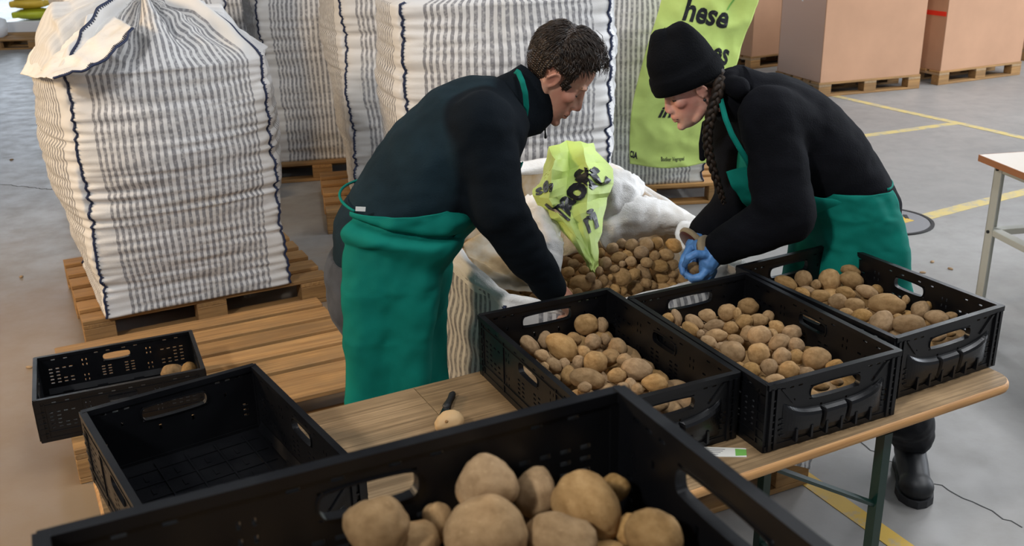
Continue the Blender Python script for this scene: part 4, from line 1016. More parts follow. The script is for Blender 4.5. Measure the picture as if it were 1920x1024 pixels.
'sack':[(0.177,2.972,0.871,0.02,0.018,1.207,0.003,-0.061,1),(0.218,2.946,0.843,0.038,0.025,1.191,0.16,-0.137,1),(0.157,2.896,0.861,0.013,0.013,1.195,0.004,-0.056,1),(0.17,2.899,0.832,0.018,0.014,1.187,0.002,-0.059,1),(0.202,2.906,0.83,0.017,0.012,1.187,-0.002,-0.069,1),(0.262,2.941,0.836,0.021,0.018,-1.14,0.493,-3.016,1),(0.285,2.965,0.842,0.021,0.019,0.026,1.199,-1.638,1),(0.275,2.972,0.871,0.016,0.013,0.024,1.208,-1.638,1),(0.3,3.022,0.877,0.023,0.019,0.031,1.215,-1.637,1),(0.292,3.102,0.886,0.016,0.015,0.026,1.226,-1.636,1),(0.333,3.131,0.889,0.021,0.021,1.23,-0.011,-0.102,1),(0.367,3.167,0.893,0.019,0.017,1.235,-0.013,-0.111,1),(0.4,3.152,0.891,0.024,0.022,1.234,-0.017,-0.12,1),(0.424,3.096,0.886,0.025,0.021,1.227,-0.021,-0.129,1),(0.448,3.151,0.893,0.025,0.022,1.217,0.31,-0.253,1),(0.484,3.168,0.892,0.022,0.022,1.237,-0.024,-0.143,1),(0.538,3.142,0.891,0.03,0.022,1.152,0.627,-0.425,1),(0.347,3.061,0.882,0.027,0.019,1.215,-0.179,-0.047,1),(0.377,3.083,0.884,0.019,0.014,1.206,0.313,-0.239,1),(0.382,3.034,0.879,0.019,0.017,1.218,-0.018,-0.118,1),(0.353,3.018,0.877,0.011,0.011,1.215,-0.016,-0.111,1),(0.465,3.071,0.881,0.019,0.018,1.223,-0.026,-0.141,1),(0.503,3.074,0.884,0.026,0.019,1.208,0.302,-0.274,1),(0.431,3.018,0.88,0.02,0.016,1.214,0.141,-0.195,1),(0.475,3.042,0.859,0.03,0.02,1.215,-0.028,-0.144,1),(0.521,3.061,0.854,0.02,0.018,1.216,-0.033,-0.156,1),(0.424,3.027,0.846,0.029,0.017,1.049,0.78,-0.524,1),(0.326,2.985,0.873,0.016,0.013,1.21,-0.014,-0.104,1),(0.348,2.993,0.841,0.032,0.029,1.202,-0.017,-0.109,1),(0.39,3.005,0.847,0.021,0.019,-1.099,0.667,-2.965,1),(0.489,3.072,0.807,0.025,0.024,1.203,-0.031,-0.146,1),(0.522,3.065,0.824,0.018,0.016,1.208,-0.034,-0.156,1),(0.556,3.083,0.799,0.033,0.021,1.048,0.768,-0.559,1),(0.43,3.021,0.811,0.02,0.017,1.106,0.621,-0.425,1),(0.397,3.032,0.787,0.031,0.024,1.166,-0.348,0.015,1),(0.441,3.058,0.767,0.025,0.015,1.19,-0.027,-0.132,1),(0.326,2.973,0.81,0.019,0.016,1.095,0.628,-0.403,1),(0.353,2.978,0.801,0.016,0.013,0.045,1.189,-1.64,1),(0.49,3.042,0.785,0.023,0.014,1.194,-0.033,-0.147,1),(0.525,3.055,0.785,0.014,0.011,1.196,-0.036,-0.156,1),(0.31,2.956,0.857,0.01,0.009,0.035,1.202,-1.638,1),(0.456,3.03,0.795,0.013,0.013,1.195,-0.029,-0.138,1),(0.533,3.065,0.741,0.025,0.016,1.185,-0.038,-0.157,1),(0.584,3.087,0.737,0.016,0.015,1.187,-0.043,-0.17,1),(0.228,2.98,0.872,0.018,0.016,1.209,-0.003,-0.075,1),(0.197,3.029,0.877,0.019,0.016,1.215,0.001,-0.065,1),(0.245,2.93,0.868,0.016,0.016,1.152,0.481,-0.286,1),(0.224,2.92,0.803,0.018,0.014,1.181,-0.005,-0.074,1),(0.262,2.939,0.802,0.016,0.014,1.184,-0.009,-0.085,1),(0.396,3.001,0.762,0.021,0.016,1.181,-0.024,-0.121,1),(0.463,3.032,0.754,0.021,0.016,1.183,-0.031,-0.139,1)],
'fg':[(-0.138,0.83,1.429,0.031,0.029,0.967,0.096,0.098,1),(-0.107,0.847,1.397,0.029,0.022,0.951,-0.06,0.169,1),(-0.083,0.878,1.396,0.022,0.016,-0.086,0.964,-1.58,1),(-0.03,0.888,1.435,0.032,0.03,1.0,0.035,0.011,1),(-0.032,0.829,1.417,0.041,0.038,0.954,0.037,0.012,1),(0.02,0.918,1.404,0.027,0.023,-0.025,0.992,-1.623,1),(0.042,0.834,1.405,0.037,0.027,0.933,0.201,-0.197,1),(0.073,0.884,1.406,0.041,0.031,0.776,0.671,-0.647,1),(0.107,0.938,1.394,0.016,0.015,0.026,0.996,-1.653,1),(0.135,0.843,1.399,0.031,0.027,0.849,0.502,-0.56,1),(0.112,0.87,1.389,0.016,0.012,0.032,0.959,-1.66,1),(-0.228,0.467,1.349,0.044,0.036,-0.682,0.119,2.418,0),(-0.263,0.526,1.349,0.043,0.036,0.38,1.206,2.55,0),(-0.288,0.594,1.351,0.045,0.038,0.255,-0.664,3.117,0),(-0.319,0.659,1.35,0.045,0.037,0.262,0.289,2.551,0),(-0.353,0.726,1.352,0.047,0.039,-1.351,0.446,-2.715,0),(-0.162,0.498,1.353,0.048,0.04,-1.048,-0.841,2.653,0),(-0.193,0.561,1.345,0.041,0.034,-0.66,-0.773,2.35,0),(-0.222,0.622,1.351,0.045,0.038,-1.502,0.662,2.402,0),(-0.249,0.691,1.353,0.047,0.04,-1.415,-0.33,2.316,0),(-0.285,0.757,1.353,0.048,0.04,0.494,-0.362,-2.917,0),(-0.088,0.527,1.351,0.046,0.038,-0.646,0.299,-2.567,0),(-0.122,0.591,1.349,0.043,0.036,1.351,0.089,2.497,0),(-0.15,0.657,1.353,0.047,0.04,2.374,0.957,-1.585,0),(-0.185,0.722,1.347,0.042,0.035,-1.026,0.27,-1.593,0),(-0.215,0.786,1.352,0.047,0.039,-0.732,0.09,1.958,0),(-0.02,0.561,1.347,0.041,0.034,1.105,0.883,-1.717,0),(-0.057,0.621,1.353,0.048,0.04,-1.029,-0.386,2.84,0),(-0.085,0.688,1.348,0.044,0.036,1.241,-1.03,1.823,0),(-0.12,0.751,1.353,0.048,0.04,-1.011,0.111,2.913,0),(-0.148,0.821,1.353,0.048,0.04,-1.655,-1.006,-2.37,0),(0.034,0.598,1.347,0.041,0.034,0.703,0.611,1.638,0),(0.005,0.659,1.349,0.044,0.037,0.581,0.176,-2.632,0),(-0.025,0.721,1.348,0.042,0.035,-0.447,0.74,2.959,0),(-0.053,0.786,1.353,0.048,0.04,-0.363,-0.392,-2.325,0),(-0.087,0.854,1.344,0.041,0.034,-0.515,-0.639,-2.454,0),(0.098,0.615,1.348,0.042,0.035,-1.243,0.256,1.67,0),(0.074,0.683,1.35,0.045,0.037,0.921,0.005,-2.774,0),(0.038,0.746,1.347,0.041,0.034,-0.182,0.184,-2.754,0),(0.016,0.81,1.35,0.044,0.037,-0.902,0.025,-2.108,0),(-0.016,0.877,1.348,0.047,0.039,1.541,0.124,-2.112,0),(0.168,0.654,1.348,0.043,0.036,0.48,0.16,-2.109,0),(0.137,0.715,1.35,0.044,0.037,1.018,0.629,2.352,0),(0.104,0.777,1.349,0.044,0.036,0.986,0.097,2.923,0),(0.083,0.846,1.349,0.048,0.04,-0.557,-0.656,-1.59,0),(0.05,0.914,1.349,0.048,0.04,1.217,-0.451,3.072,0)],
}

# ------------------------------------------------------------------ potatoes
def potato_mesh(seed):
    bm = bmesh.new(); bmesh.ops.create_icosphere(bm, subdivisions=4, radius=1.0)
    rr = random.Random(seed)
    eyes = []
    for _ in range(6):
        e = Vector((rr.gauss(0, 1), rr.gauss(0, 1), rr.gauss(0, 1))).normalized(); eyes.append((e, rr.uniform(.10, .17), rr.uniform(.03, .06)))
    tp = rr.uniform(-.16, .16); bend = rr.uniform(-.14, .14)
    for v in bm.verts:
        n_ = v.co.normalized()
        d = 1+.13*noise.noise(n_*1.1+Vector((seed*3.1, 0, 0)))+.05*noise.noise(n_*2.6+Vector((0, seed*2.3, 0)))+.012*noise.noise(n_*7)
        for e, w_, dp in eyes:
            a = (n_-e).length
            if a < w_: d -= dp*(1-(a/w_)**2)**2
        p = n_*d
        k = 1+tp*p.x
        v.co = Vector((p.x, p.y*k+bend*(p.x**2-.4), p.z*k))
    me = bpy.data.meshes.new('potato'); bm.to_mesh(me); bm.free()
    me.polygons.foreach_set('use_smooth', [True]*len(me.polygons)); me.materials.append(M['potato'])
    return me
PM = [potato_mesh(s) for s in range(1, 11)]
PLAB = {'c1': ('brown potato in the filled crate nearest the man', 'potatoes in the crate nearest the man'),
        'c2': ('brown potato in the middle filled crate on the table', 'potatoes in the middle crate'),
        'c3': ('brown potato in the filled crate at the right table end', 'potatoes in the right crate'),
        'fg': ('large blurred potato in the crate closest to the camera', 'potatoes in the foreground crate'),
        'sack': ('brown potato in the opened big bag between the two people', 'potatoes in the opened bag')}
LOW = {'c1': 'potato buried at the bottom of the filled crate nearest the man', 'c2': 'potato buried at the bottom of the middle filled crate',
       'c3': 'potato buried at the bottom of the filled crate at the right table end', 'fg': 'potato buried at the bottom of the foreground crate'}
SPECIAL = {('c1', 0): 'round potato topmost at the back corner of the crate nearest the man', ('c1', 2): 'large oval potato leaning in the crate nearest the man',
           ('c1', 18): 'long smooth potato lying at the front of the crate nearest the man',
           ('c2', 5): 'potato farthest back in the middle filled crate', ('c2', 27): 'big round potato at the right front of the middle crate',
           ('c2', 34): 'long potato against the front grip of the middle crate',
           ('c3', 14): 'longest thick potato in the crate at the right table end', ('c3', 3): 'tall round potato standing in the crate at the right table end',
           ('fg', 3): 'rearmost tall round potato in the foreground crate', ('fg', 4): 'biggest potato in the middle front of the foreground crate',
           ('fg', 0): 'leftmost potato in the foreground crate', ('fg', 7): 'large tilted oval potato at the right in the foreground crate'}
WHERE = {'c1': 'of the crate nearest the man', 'c2': 'of the middle crate', 'c3': 'of the right-hand crate', 'fg': 'of the blurred foreground crate', 'sack': 'of the opened bag'}
def pixel(p):
    d = Vector(p)-Vector((0, 0, CAMH)); z = d.dot(_fw); return 960+FPX*d.dot(_R)/z, 512-FPX*d.dot(_U)/z
cnt = 0
for key, lst in POTS.items():
    vis_px = [(i, *pixel(q[:3]), q[3], q[4]) for i, q in enumerate(lst) if q[8]]
    n = len(vis_px); xr = {v[0]: k for k, v in enumerate(sorted(vis_px, key=lambda v: v[1]))}; yr = {v[0]: k for k, v in enumerate(sorted(vis_px, key=lambda v: v[2]))}
    sr = {v[0]: k for k, v in enumerate(sorted(vis_px, key=lambda v: v[3]*v[4]))}
    for i, (x, y, z, ra, rb, ex, ey, ez, vis) in enumerate(lst):
        cnt += 1
        o = obj('potato', PM[(cnt*7+i) % 10], None, None, (x, y, z), (ex, ey, ez), (ra, rb, rb))
        lab, grp = PLAB[key]
        if vis:
            sz = ('small', 'medium-sized', 'large')[min(2, 3*sr[i]//n)]; shp = 'round' if ra/rb < 1.18 else ('oval' if ra/rb < 1.42 else 'long')
            ro = ('far back', 'back', 'front', 'nearest front')[min(3, 4*yr[i]//n)]; co = ('left', 'centre left', 'centre right', 'right')[min(3, 4*xr[i]//n)]
            tag(o, SPECIAL.get((key, i), f'{sz} {shp} potato, {ro} row, {co} {WHERE[key]}'), 'potato', grp)
        else: tag(o, LOW[key], 'potato', grp+' (low layer)')
# the bulk of potatoes below the visible ones in the opened bag
hb = MB(); rr = random.Random(5)
basev = None
bm = bmesh.new(); bmesh.ops.create_icosphere(bm, subdivisions=2, radius=1.0)
iv = [v.co.copy() for v in bm.verts]; iff = [tuple(v.index for v in f.verts) for f in bm.faces]; bm.free()
c25, s25 = math.cos(OBY), math.sin(OBY)
for lay, zz in ((0, .655), (1, .605)):
    for i in range(15):
        for j in range(15):
            lx = -.40+i*.057+rr.uniform(-.008, .008)+lay*.025; ly = -.38+j*.055+rr.uniform(-.008, .008)
            if abs(lx) > .40 or abs(ly) > .385: continue
            r = rr.uniform(.024, .030); sc = Vector((r*1.25, r, r)); E_ = Euler((rr.uniform(0, 6), rr.uniform(0, 6), rr.uniform(0, 6))).to_matrix()
            zc = zz+.11*max(0, (ly+.1))/.5+.015*noise.noise(Vector((lx*6, ly*6, lay)))
            P = Vector((ocx+c25*lx-s25*ly, ocy+s25*lx+c25*ly, zc))
            hb.add([P+E_ @ Vector((v.x*sc.x, v.y*sc.y, v.z*sc.z)) for v in iv], iff)
o = obj('potato_bulk', hb.me('potato_bulk', True), M['potato']); tag(o, 'mass of potatoes filling the opened big bag below the top layer', 'potatoes', None, 'stuff')
# two potatoes left in the low crate, one on the table with a knife
def lone(loc, r, rot, label, k=1, group=None):
    o = obj('potato', PM[k], None, None, loc, rot, r); tag(o, label, 'potato', group); return o
p = atz(322, 692, PH+.06); lone((p.x, p.y, PH+.047), (.045, .032, .034), (0, .1, .5), 'larger potato left behind in the low crate on the pallet', 2)
p = atz(352, 688, PH+.06); lone((p.x, p.y, PH+.045), (.036, .03, .032), (0, 0, 1.2), 'smaller potato in the corner of the low crate on the pallet', 4)
p = atz(843, 792, TH+.025); cp = empty('potato', (p.x, p.y, TH+.026), .3, 'pale cut potato with dark eyes lying by the knife on the table', 'potato')
m = mat('peeled_potato', (0.47, 0.31, 0.15), 0.7); M['peeled'] = m
o = obj('flesh', PM[5].copy(), None, cp, (0, 0, 0), (0, 0, 0), (.038, .027, .026)); o.data.materials.clear(); o.data.materials.append(m)
for dx, dy in ((.006, -.012), (.022, -.006), (-.012, -.017)):
    b_ = MB().ell((dx, dy-.003, .017-abs(dx)*.25), (.0045, .0035, .004), None, 10, 6); obj('eye', b_.me('eye', True), M['pallet'], cp)
# knife
k0 = atz(850, 742, TH); k1 = atz(822, 800, TH); kd = (k1-k0); kl = kd.length; ka = math.atan2(kd.y, kd.x)
kn = empty('knife', (k0.x, k0.y, TH), ka, 'small kitchen knife with black handle on the table', 'knife')
rings = []
for i in range(9):
    t_ = i/8; rr_ = .0095*(1-.25*math.sin(PI*t_*1.2))*(.55 if i in (0, 8) else 1)
    rings.append([(t_*.085, rr_*1.15*math.cos(a), .009+.0085*math.sin(a)*(rr_/.0095)) for a in [2*PI*q/10 for q in range(10)]])
obj('handle', MB().loft(rings).me('handle', True), M['dark'], kn)
b_ = MB(); b_.add([(.082, -.008, .008), (.16, -.008, .008), (.185, .006, .008), (.082, .010, .008), (.082, -.008, .0095), (.16, -.008, .0095), (.185, .006, .0085), (.082, .010, .0085)],
                  [(3, 2, 1, 0), (4, 5, 6, 7), (0, 1, 5, 4), (1, 2, 6, 5), (2, 3, 7, 6), (3, 0, 4, 7)])
obj('blade', b_.me('blade'), M['blade'], kn)
# printed slip on the table
sl_c = [atz(1320, 838, TH+.001), atz(1399, 841, TH+.001), atz(1400, 857, TH+.001), atz(1318, 856, TH+.001)]
slip = empty('label_slip', (sl_c[3].x, sl_c[3].y, TH), 0, 'white printed slip with a green patch lying on the table edge', 'label')
def slab(P, z0, z1):
    b = MB(); n = len(P); b.add([(q.x, q.y, z0) for q in P]+[(q.x, q.y, z1) for q in P], [tuple(range(n-1, -1, -1)), tuple(range(n, 2*n))]+[(i, (i+1) % n, n+(i+1) % n, n+i) for i in range(n)]); return b
obj('paper', slab(sl_c, TH+.0002, TH+.0014).me('paper'), M['white_paper'], slip, world=True)
gp = [sl_c[1].lerp(sl_c[0], .30).lerp(sl_c[2], .12), sl_c[1].lerp(sl_c[2], .15), sl_c[1].lerp(sl_c[2], .85), sl_c[2].lerp(sl_c[3], .28).lerp(sl_c[1], .1)]
obj('green_print', slab(gp, TH+.0014, TH+.0018).me('green_print'), M['ink_green'], slip, world=True)
for k in range(4):
    a0 = sl_c[0].lerp(sl_c[3], .2+.18*k); a1 = sl_c[1].lerp(sl_c[2], .2+.18*k)
    q0 = a0.lerp(a1, .08); q1 = a0.lerp(a1, .5-.05*k); d_ = (sl_c[3]-sl_c[0])*.05
    obj('print_line', slab([q0, q1, q1+d_, q0+d_], TH+.0014, TH+.0017).me('print_line'), M['iron'], slip, world=True)

# ------------------------------------------------------------------ cardboard boxes on pallets
def carton(corner, yaw, L, W, H, label, plabel, mats=('card', 'card')):
    pallet_from(corner, yaw, L, W, plabel, mt='pallet_far')
    c, s = math.cos(yaw), math.sin(yaw)
    ctr = (corner[0]+c*L/2-s*W/2, corner[1]+s*L/2+c*W/2, PH)
    e = empty('carton', ctr, yaw, label, 'cardboard box', 'cardboard boxes on pallets')
    x, y = L/2-.015, W/2-.012; th = .012
    obj('side_panel', boxmesh('front_panel', 2*x, th, H, .002), M['card'], e, (0, -y, H/2))
    obj('side_panel', boxmesh('front_panel', 2*x, th, H, .002), M['card'], e, (0, y, H/2))
    obj('end_panel', boxmesh('end_panel_'+mats[1], th, 2*y-th, H, .002), M[mats[1]], e, (-x+th/2, 0, H/2))
    obj('end_panel', boxmesh('end_panel_'+'card', th, 2*y-th, H, .002), M['card'], e, (x-th/2, 0, H/2))
    for sy in (-1, 1): obj('lid_flap', boxmesh('lid_flap', 2*x, y-.002, .006, .001), M['card'], e, (0, sy*y/2, H+.003))
    obj('bottom', boxmesh('bottom', 2*x-2*th, 2*y-th, .008, .001), M['card'], e, (0, 0, .004))
    return e
cb1 = carton((3.08, 9.95), math.radians(17.4), 1.2, 0.8, 1.0, 'big brown carton on a pallet with a shiny pale left side', 'pallet under the carton with the shiny left side', ('card', 'card_print'))
for i, (yy, zz) in enumerate(((.08, .905), (.05, .94), (.11, .93), (.02, .88))):
    obj('tape_scrap', boxmesh('tape_scrap', .004, .09-.01*i, .022, .0), M['tape'], cb1, (-.586, yy, zz-.1), (.5*i, 0, 0))
cb2 = carton((4.47, 10.44), math.radians(24.5), 1.2, 0.8, 1.0, 'brown carton on a dark pallet with red tape strips on its left side', 'dark pallet under the carton with red tape strips', ('card', 'card'))
for zz in (.62, .80, .98): 
    obj('red_tape', boxmesh('red_tape', .006, .42, .045, .0), M['red'], cb2, (-.588, -.17, zz-.045), (0, 0, 0))
carton((2.80, 11.66), math.radians(28), 1.2, 0.8, 1.0, 'brown carton on a pallet half hidden by the lime banner', 'pallet under the carton half hidden by the lime banner')
carton((6.05, 11.75), math.radians(30), 1.2, 0.8, 1.0, 'brown carton at the right picture edge behind the others', 'pallet under the carton at the right picture edge')

# ------------------------------------------------------------------ work bench at the right
tc = atz(1836, 290, .75); t1 = atz(1920, 324, .75); t2 = atz(1920, 265, .75)
d1 = (t1-tc); d1.z = 0; d1.normalize(); d2 = (t2-tc); d2.z = 0
ya = math.atan2(d1.y, d1.x)
wbn = empty('work_bench', (tc.x, tc.y, 0), ya, 'pale grey steel work bench with brown-edged top at the right', 'work bench')
BL_, BW_ = 1.5, .8
obj('top', boxmesh('bench_top', BL_, BW_, .030, .002), M['laminate'], wbn, (BL_/2, BW_/2, .735))
for (cx, cy, dx, dy) in ((BL_/2, -.001, BL_, .004), (BL_/2, BW_+.001, BL_, .004), (-.001, BW_/2, .004, BW_), (BL_+.001, BW_/2, .004, BW_)):
    obj('edge_band', boxmesh('edge_band', dx, dy, .031, .0), M['laminate_edge'], wbn, (cx, cy, .7345))
for x in (.10, BL_-.10):
    for y in (.07, BW_-.07):
        q = MB(); q.box(-.028, .028, -.028, -.022, 0, .72); q.box(-.028, -.022, -.028, .028, 0, .72)
        lg = obj('leg', q.me('bench_leg'), M['grey_steel'], wbn, (x, y, 0))
        for z in (.70, .385): obj('bolt', MB().tube([(0, -.036, z), (0, -.027, z)], .008, 10).me('bolt'), M['dark'], lg)
for y in (.07, BW_-.07):
    obj('rail', boxmesh('rail', BL_-.2, .05, .03, .002), M['grey_steel'], wbn, (BL_/2, y, .385))
    obj('rail', boxmesh('rail', BL_-.2, .05, .03, .002), M['grey_steel'], wbn, (BL_/2, y, .70))
for x in (.10, BL_-.10):
    obj('cross_rail', boxmesh('cross_rail', BW_-.14, .05, .03, .002), M['grey_steel'], wbn, (x, BW_/2, .385), (0, 0, PI/2))

# ------------------------------------------------------------------ far goods at the left edge
fp = pallet_from((-7.95, 14.75), math.radians(3), 1.2, 0.8, 'far pallet of goods at the upper left picture edge', mt='pallet_far')
b_ = MB()
rings = []
for z, s_ in ((0, .46), (.12, .5), (.22, .48), (.27, .36), (.29, .1)):
    rings.append([(-7.66+s_*.62*math.cos(a)*(1+.08*math.sin(3*a)), 15.12+s_*.75*math.sin(a), PH+z+.02*math.sin(5*a)) for a in [2*PI*q/28 for q in range(28)]])
o = obj('wrapped_goods', b_.loft(rings).me('wrapped_goods', True), M['white']); tag(o, 'white film-wrapped goods on the far pallet', 'wrapped goods')
def sack(loc, r, rz, mt, label, name='paper_sack'):
    V, N_, F = remesh(MB().ell((0, 0, r[2]), r, None, 20, 12).box(-r[0]*.82, r[0]*.82, -r[1]*.8, r[1]*.8, r[2]*.45, r[2]*1.55), .02, 6)
    o = obj(name, mesh(name, V, F, True), M[mt], None, loc, (0, 0, rz)); tag(o, label, 'sack'); return o
o = obj('drum', MB().tube([(0, 0, 0), (0, 0, .02), (0, 0, .55), (0, 0, .6)], [.2, .22, .24, .22], 24).me('drum', True), M['white']); o.location = (-8.15, 15.6, 0); tag(o, 'pale drum behind the far wrapped goods', 'drum')
st = carton((-7.62, 15.65), 0.0, 0.72, 0.6, 0.15, 'white-lidded low carton under the far yellow sack', 'pallet under the far yellow sack')
for ch in st.children:
    ch.data = ch.data.copy(); ch.data.materials.clear(); ch.data.materials.append(M['white'])
sack((-7.24, 15.95, PH+.156), (.32, .27, .085), 0, 'olive', 'lime yellow sack on the far white carton')
sack((-7.27, 15.95, PH+.315), (.31, .27, .085), .1, 'yellow', 'orange-yellow sack on top of the lime yellow sack')
o = obj('tub', MB().loft([[(rr_*math.cos(2*PI*q/24), rr_*math.sin(2*PI*q/24), z) for q in range(24)] for rr_, z in ((.20, 0), (.25, .3), (.27, .3), (.26, .33), (.235, .33), (.19, .02))]).me('tub', True), M['blue']); o.location = (-7.3, 15.95, PH+.475); tag(o, 'blue tub standing on the far yellow sack', 'tub')

# ------------------------------------------------------------------ people
Z = Vector((0, 0, 1))
def frame(cols): return Matrix((cols[0], cols[1], cols[2])).transposed()
def head_frame(Fh, th):
    Fh = Vector(Fh).normalized()
    X = Fh*math.cos(th)-Z*math.sin(th); Zh = Fh*math.sin(th)+Z*math.cos(th); Y = Zh.cross(X)
    return frame((X, Y, Zh))
def add_head(b, O, H, s=1.0, fem=False):
    st = len(b.V)
    f_ = .94 if fem else 1.0
    b.ell((-.012, 0, .045), (.100, .076, .088), None, 30, 20)
    # face block: level sections from the forehead down to the chin
    secs = [(.100, .060, .050, -.03, .03), (.078, .079, .062, -.02, .04), (.045, .088, .067, -.01, .05), (.020, .0845, .067, -.005, .05), (-.008, .0825, .066, 0, .05),
            (-.034, .0865, .062, .004, .048), (-.058, .0925, .055, .010, .045), (-.078, .0895, .049, .018, .042), (-.097, .0885, .039, .030, .040), (-.111, .080, .026, .040, .030), (-.117, .070, .014, .046, .018)]
    rings = []
    for z, xf, w_, xc, bk in secs:
        R_row = []
        for k in range(36):
            q = 2*PI*k/36; ca, sa = math.cos(q), math.sin(q)
            ca2 = math.copysign(abs(ca)**.92, ca); sa2 = math.copysign(abs(sa)**.92, sa)
            R_row.append((xc+((xf-xc) if ca > 0 else bk)*ca2, w_*f_*sa2, z))
        rings.append(R_row)
    b.loft(rings)
    for sy in (-1, 1):
        b.chain([(-.012, sy*.056*f_, -.022), (-.004, sy*.052*f_, -.060), (.035, sy*.036*f_, -.090)], [.020, .018, .017])
        b.ell((.058, sy*.041*f_, -.016), (.024, .020, .020))
        b.ell((.0785, sy*.027, .0285), (.0125, .026, .0085 if not fem else .0065))
        b.ell((.0665, sy*.031, .0045), (.0125, .0165, .0115))
        b.ell((.0965, sy*.0105, -.0365), (.0115, .0070, .0078))
        # ear: plate with a rolled rim
        Ey = Euler((sy*-.25, .2, sy*-.35)).to_matrix()
        b.ell((-.008, sy*.074, -.006), (.016, .0055, .029), Ey, 14, 10)
        ring = []
        for k in range(9):
            a = -.9+4.2*k/8
            ring.append(Vector((-.008, sy*.0775, -.004))+Ey @ Vector((.015*math.cos(a), sy*.004, .027*math.sin(a))))
        b.chain(ring, [.0042]*9, 8)
        b.ell((.004, sy*.070, -.012), (.006, .006, .008))
    d_ = -.006 if fem else 0
    b.chain([(.083, 0, .018), (.0955+d_*.5, 0, -.008), (.106+d_, 0, -.0305)], [.0085, .0092, .0112], 16)
    b.ell((.092, 0, -.030), (.016, .0125, .016))
    b.ell((.086, 0, -.062), (.014, .024*f_, .018))
    b.ell((.0945, 0, -.0595), (.0085, .021*f_, .0058)); b.ell((.0935, 0, -.0735), (.0085, .018*f_, .0068))
    b.ell((.082, 0, -.102), (.016, .021*f_, .014))
    b.xf(Matrix.Translation(O) @ (H*s).to_4x4(), st)
def hand(b, W, X, Zb, thumb, s=1.0, curl=(.5, .6, .6, .6), spread=1.0, tc=.4):
    """W wrist, X along the palm, Zb back of the hand, thumb +1/-1 side along Y=Zb x X"""
    X = Vector(X).normalized(); Zb = (Vector(Zb)-X*Vector(Zb).dot(X)).normalized(); Y = Zb.cross(X)*thumb
    def P(x, y, z): return Vector(W)+(X*x+Y*y+Zb*z)*s
    fy = (.030, .010, -.010, -.029); kl = (.088, .092, .088, .080)
    L = ((.042, .026, .021), (.046, .030, .022), (.043, .028, .021), (.034, .021, .019))
    for i in range(4):
        b.chain([P(-.01, fy[i]*.55, 0), P(kl[i]*.55, fy[i]*.85, .004), P(kl[i], fy[i], 0)], [.017*s, .016*s, .0115*s], 10)
        a = curl[i]*.9; p = Vector((kl[i], fy[i], 0)); pts = [P(*p)]; rs = [.0105*s]
        for j in range(3):
            d = Vector((math.cos(a), (fy[i]*.9)*spread*(1-j*.3), -math.sin(a))).normalized()*L[i][j]; p = p+d
            pts.append(P(*p)); rs.append((.0095-.001*j)*s); a += curl[i]*1.15
        b.chain(pts, rs, 10)
    b.chain([P(.005, .015, -.004), P(.030, .038, -.012), P(.062, .052-.012*tc, -.022-.016*tc), P(.088, .050-.022*tc, -.030-.030*tc)], [.017*s, .0150*s, .0115*s, .0090*s], 10)
def ring_pts(c, Fd, Ld, rf, rl, n=32, pw=2.3):
    out = []
    for k in range(n):
        a = 2*PI*k/n; ca, sa = math.cos(a), math.sin(a)
        ca = math.copysign(abs(ca)**(2/pw), ca); sa = math.copysign(abs(sa)**(2/pw), sa)
        out.append(Vector(c)+Fd*rf*ca+Ld*rl*sa)
    return out
def sec_frames(secs, F, L):
    C_ = [Vector(s[0]) for s in secs]; out = []
    for i in range(len(C_)):
        T = (C_[min(i+1, len(C_)-1)]-C_[max(i-1, 0)]).normalized(); T = (T-L*T.dot(L)).normalized()
        Fd = L.cross(T); 
        if Fd.dot(F) < 0: Fd = -Fd
        out.append((C_[i], Fd.normalized(), T))
    return out
def torso(b, secs, F, L, grow=0.0):
    fr_ = sec_frames(secs, F, L)
    b.loft([ring_pts(c, fd, L, s[1]+grow, s[2]+grow) for (c, fd, T), s in zip(fr_, secs)])
def body_obj(b, voxel, name, mt, parent, flush=None, it=3):
    V, N_, F = remesh(b, voxel, it)
    me = mesh(name, V, F, True)
    if flush is not None:
        at_ = me.attributes.new('flush', 'FLOAT', 'POINT'); at_.data.foreach_set('value', np.clip(flush(V), 0, 1).astype(np.float32))
    return obj(name, me, mt, parent, world=True)
def garment(b, voxel, name, mt, parent, amp=.006, freq=9, stretch=(1, 1, 1), it=5, seed=1, yoke=None):
    V, N_, F = remesh(b, voxel, it)
    V = wrinkle(V, N_, amp, freq, stretch, seed); V = wrinkle(V, N_, amp*.4, freq*2.7, stretch, seed+9)
    me = mesh(name, V, F, True); me.materials.append(mt)
    if yoke:
        at_ = me.attributes.new('yoke', 'FLOAT', 'POINT'); at_.data.foreach_set('value', yoke(V).astype(np.float32))
    return obj(name, me, None, parent, world=True)
def dist_axis(P, A, B):
    A = np.array(A); B = np.array(B); d = B-A; t_ = np.clip(((P-A)@d)/(d@d), 0, 1)
    return np.linalg.norm(P-(A+t_[:, None]*d), axis=1)
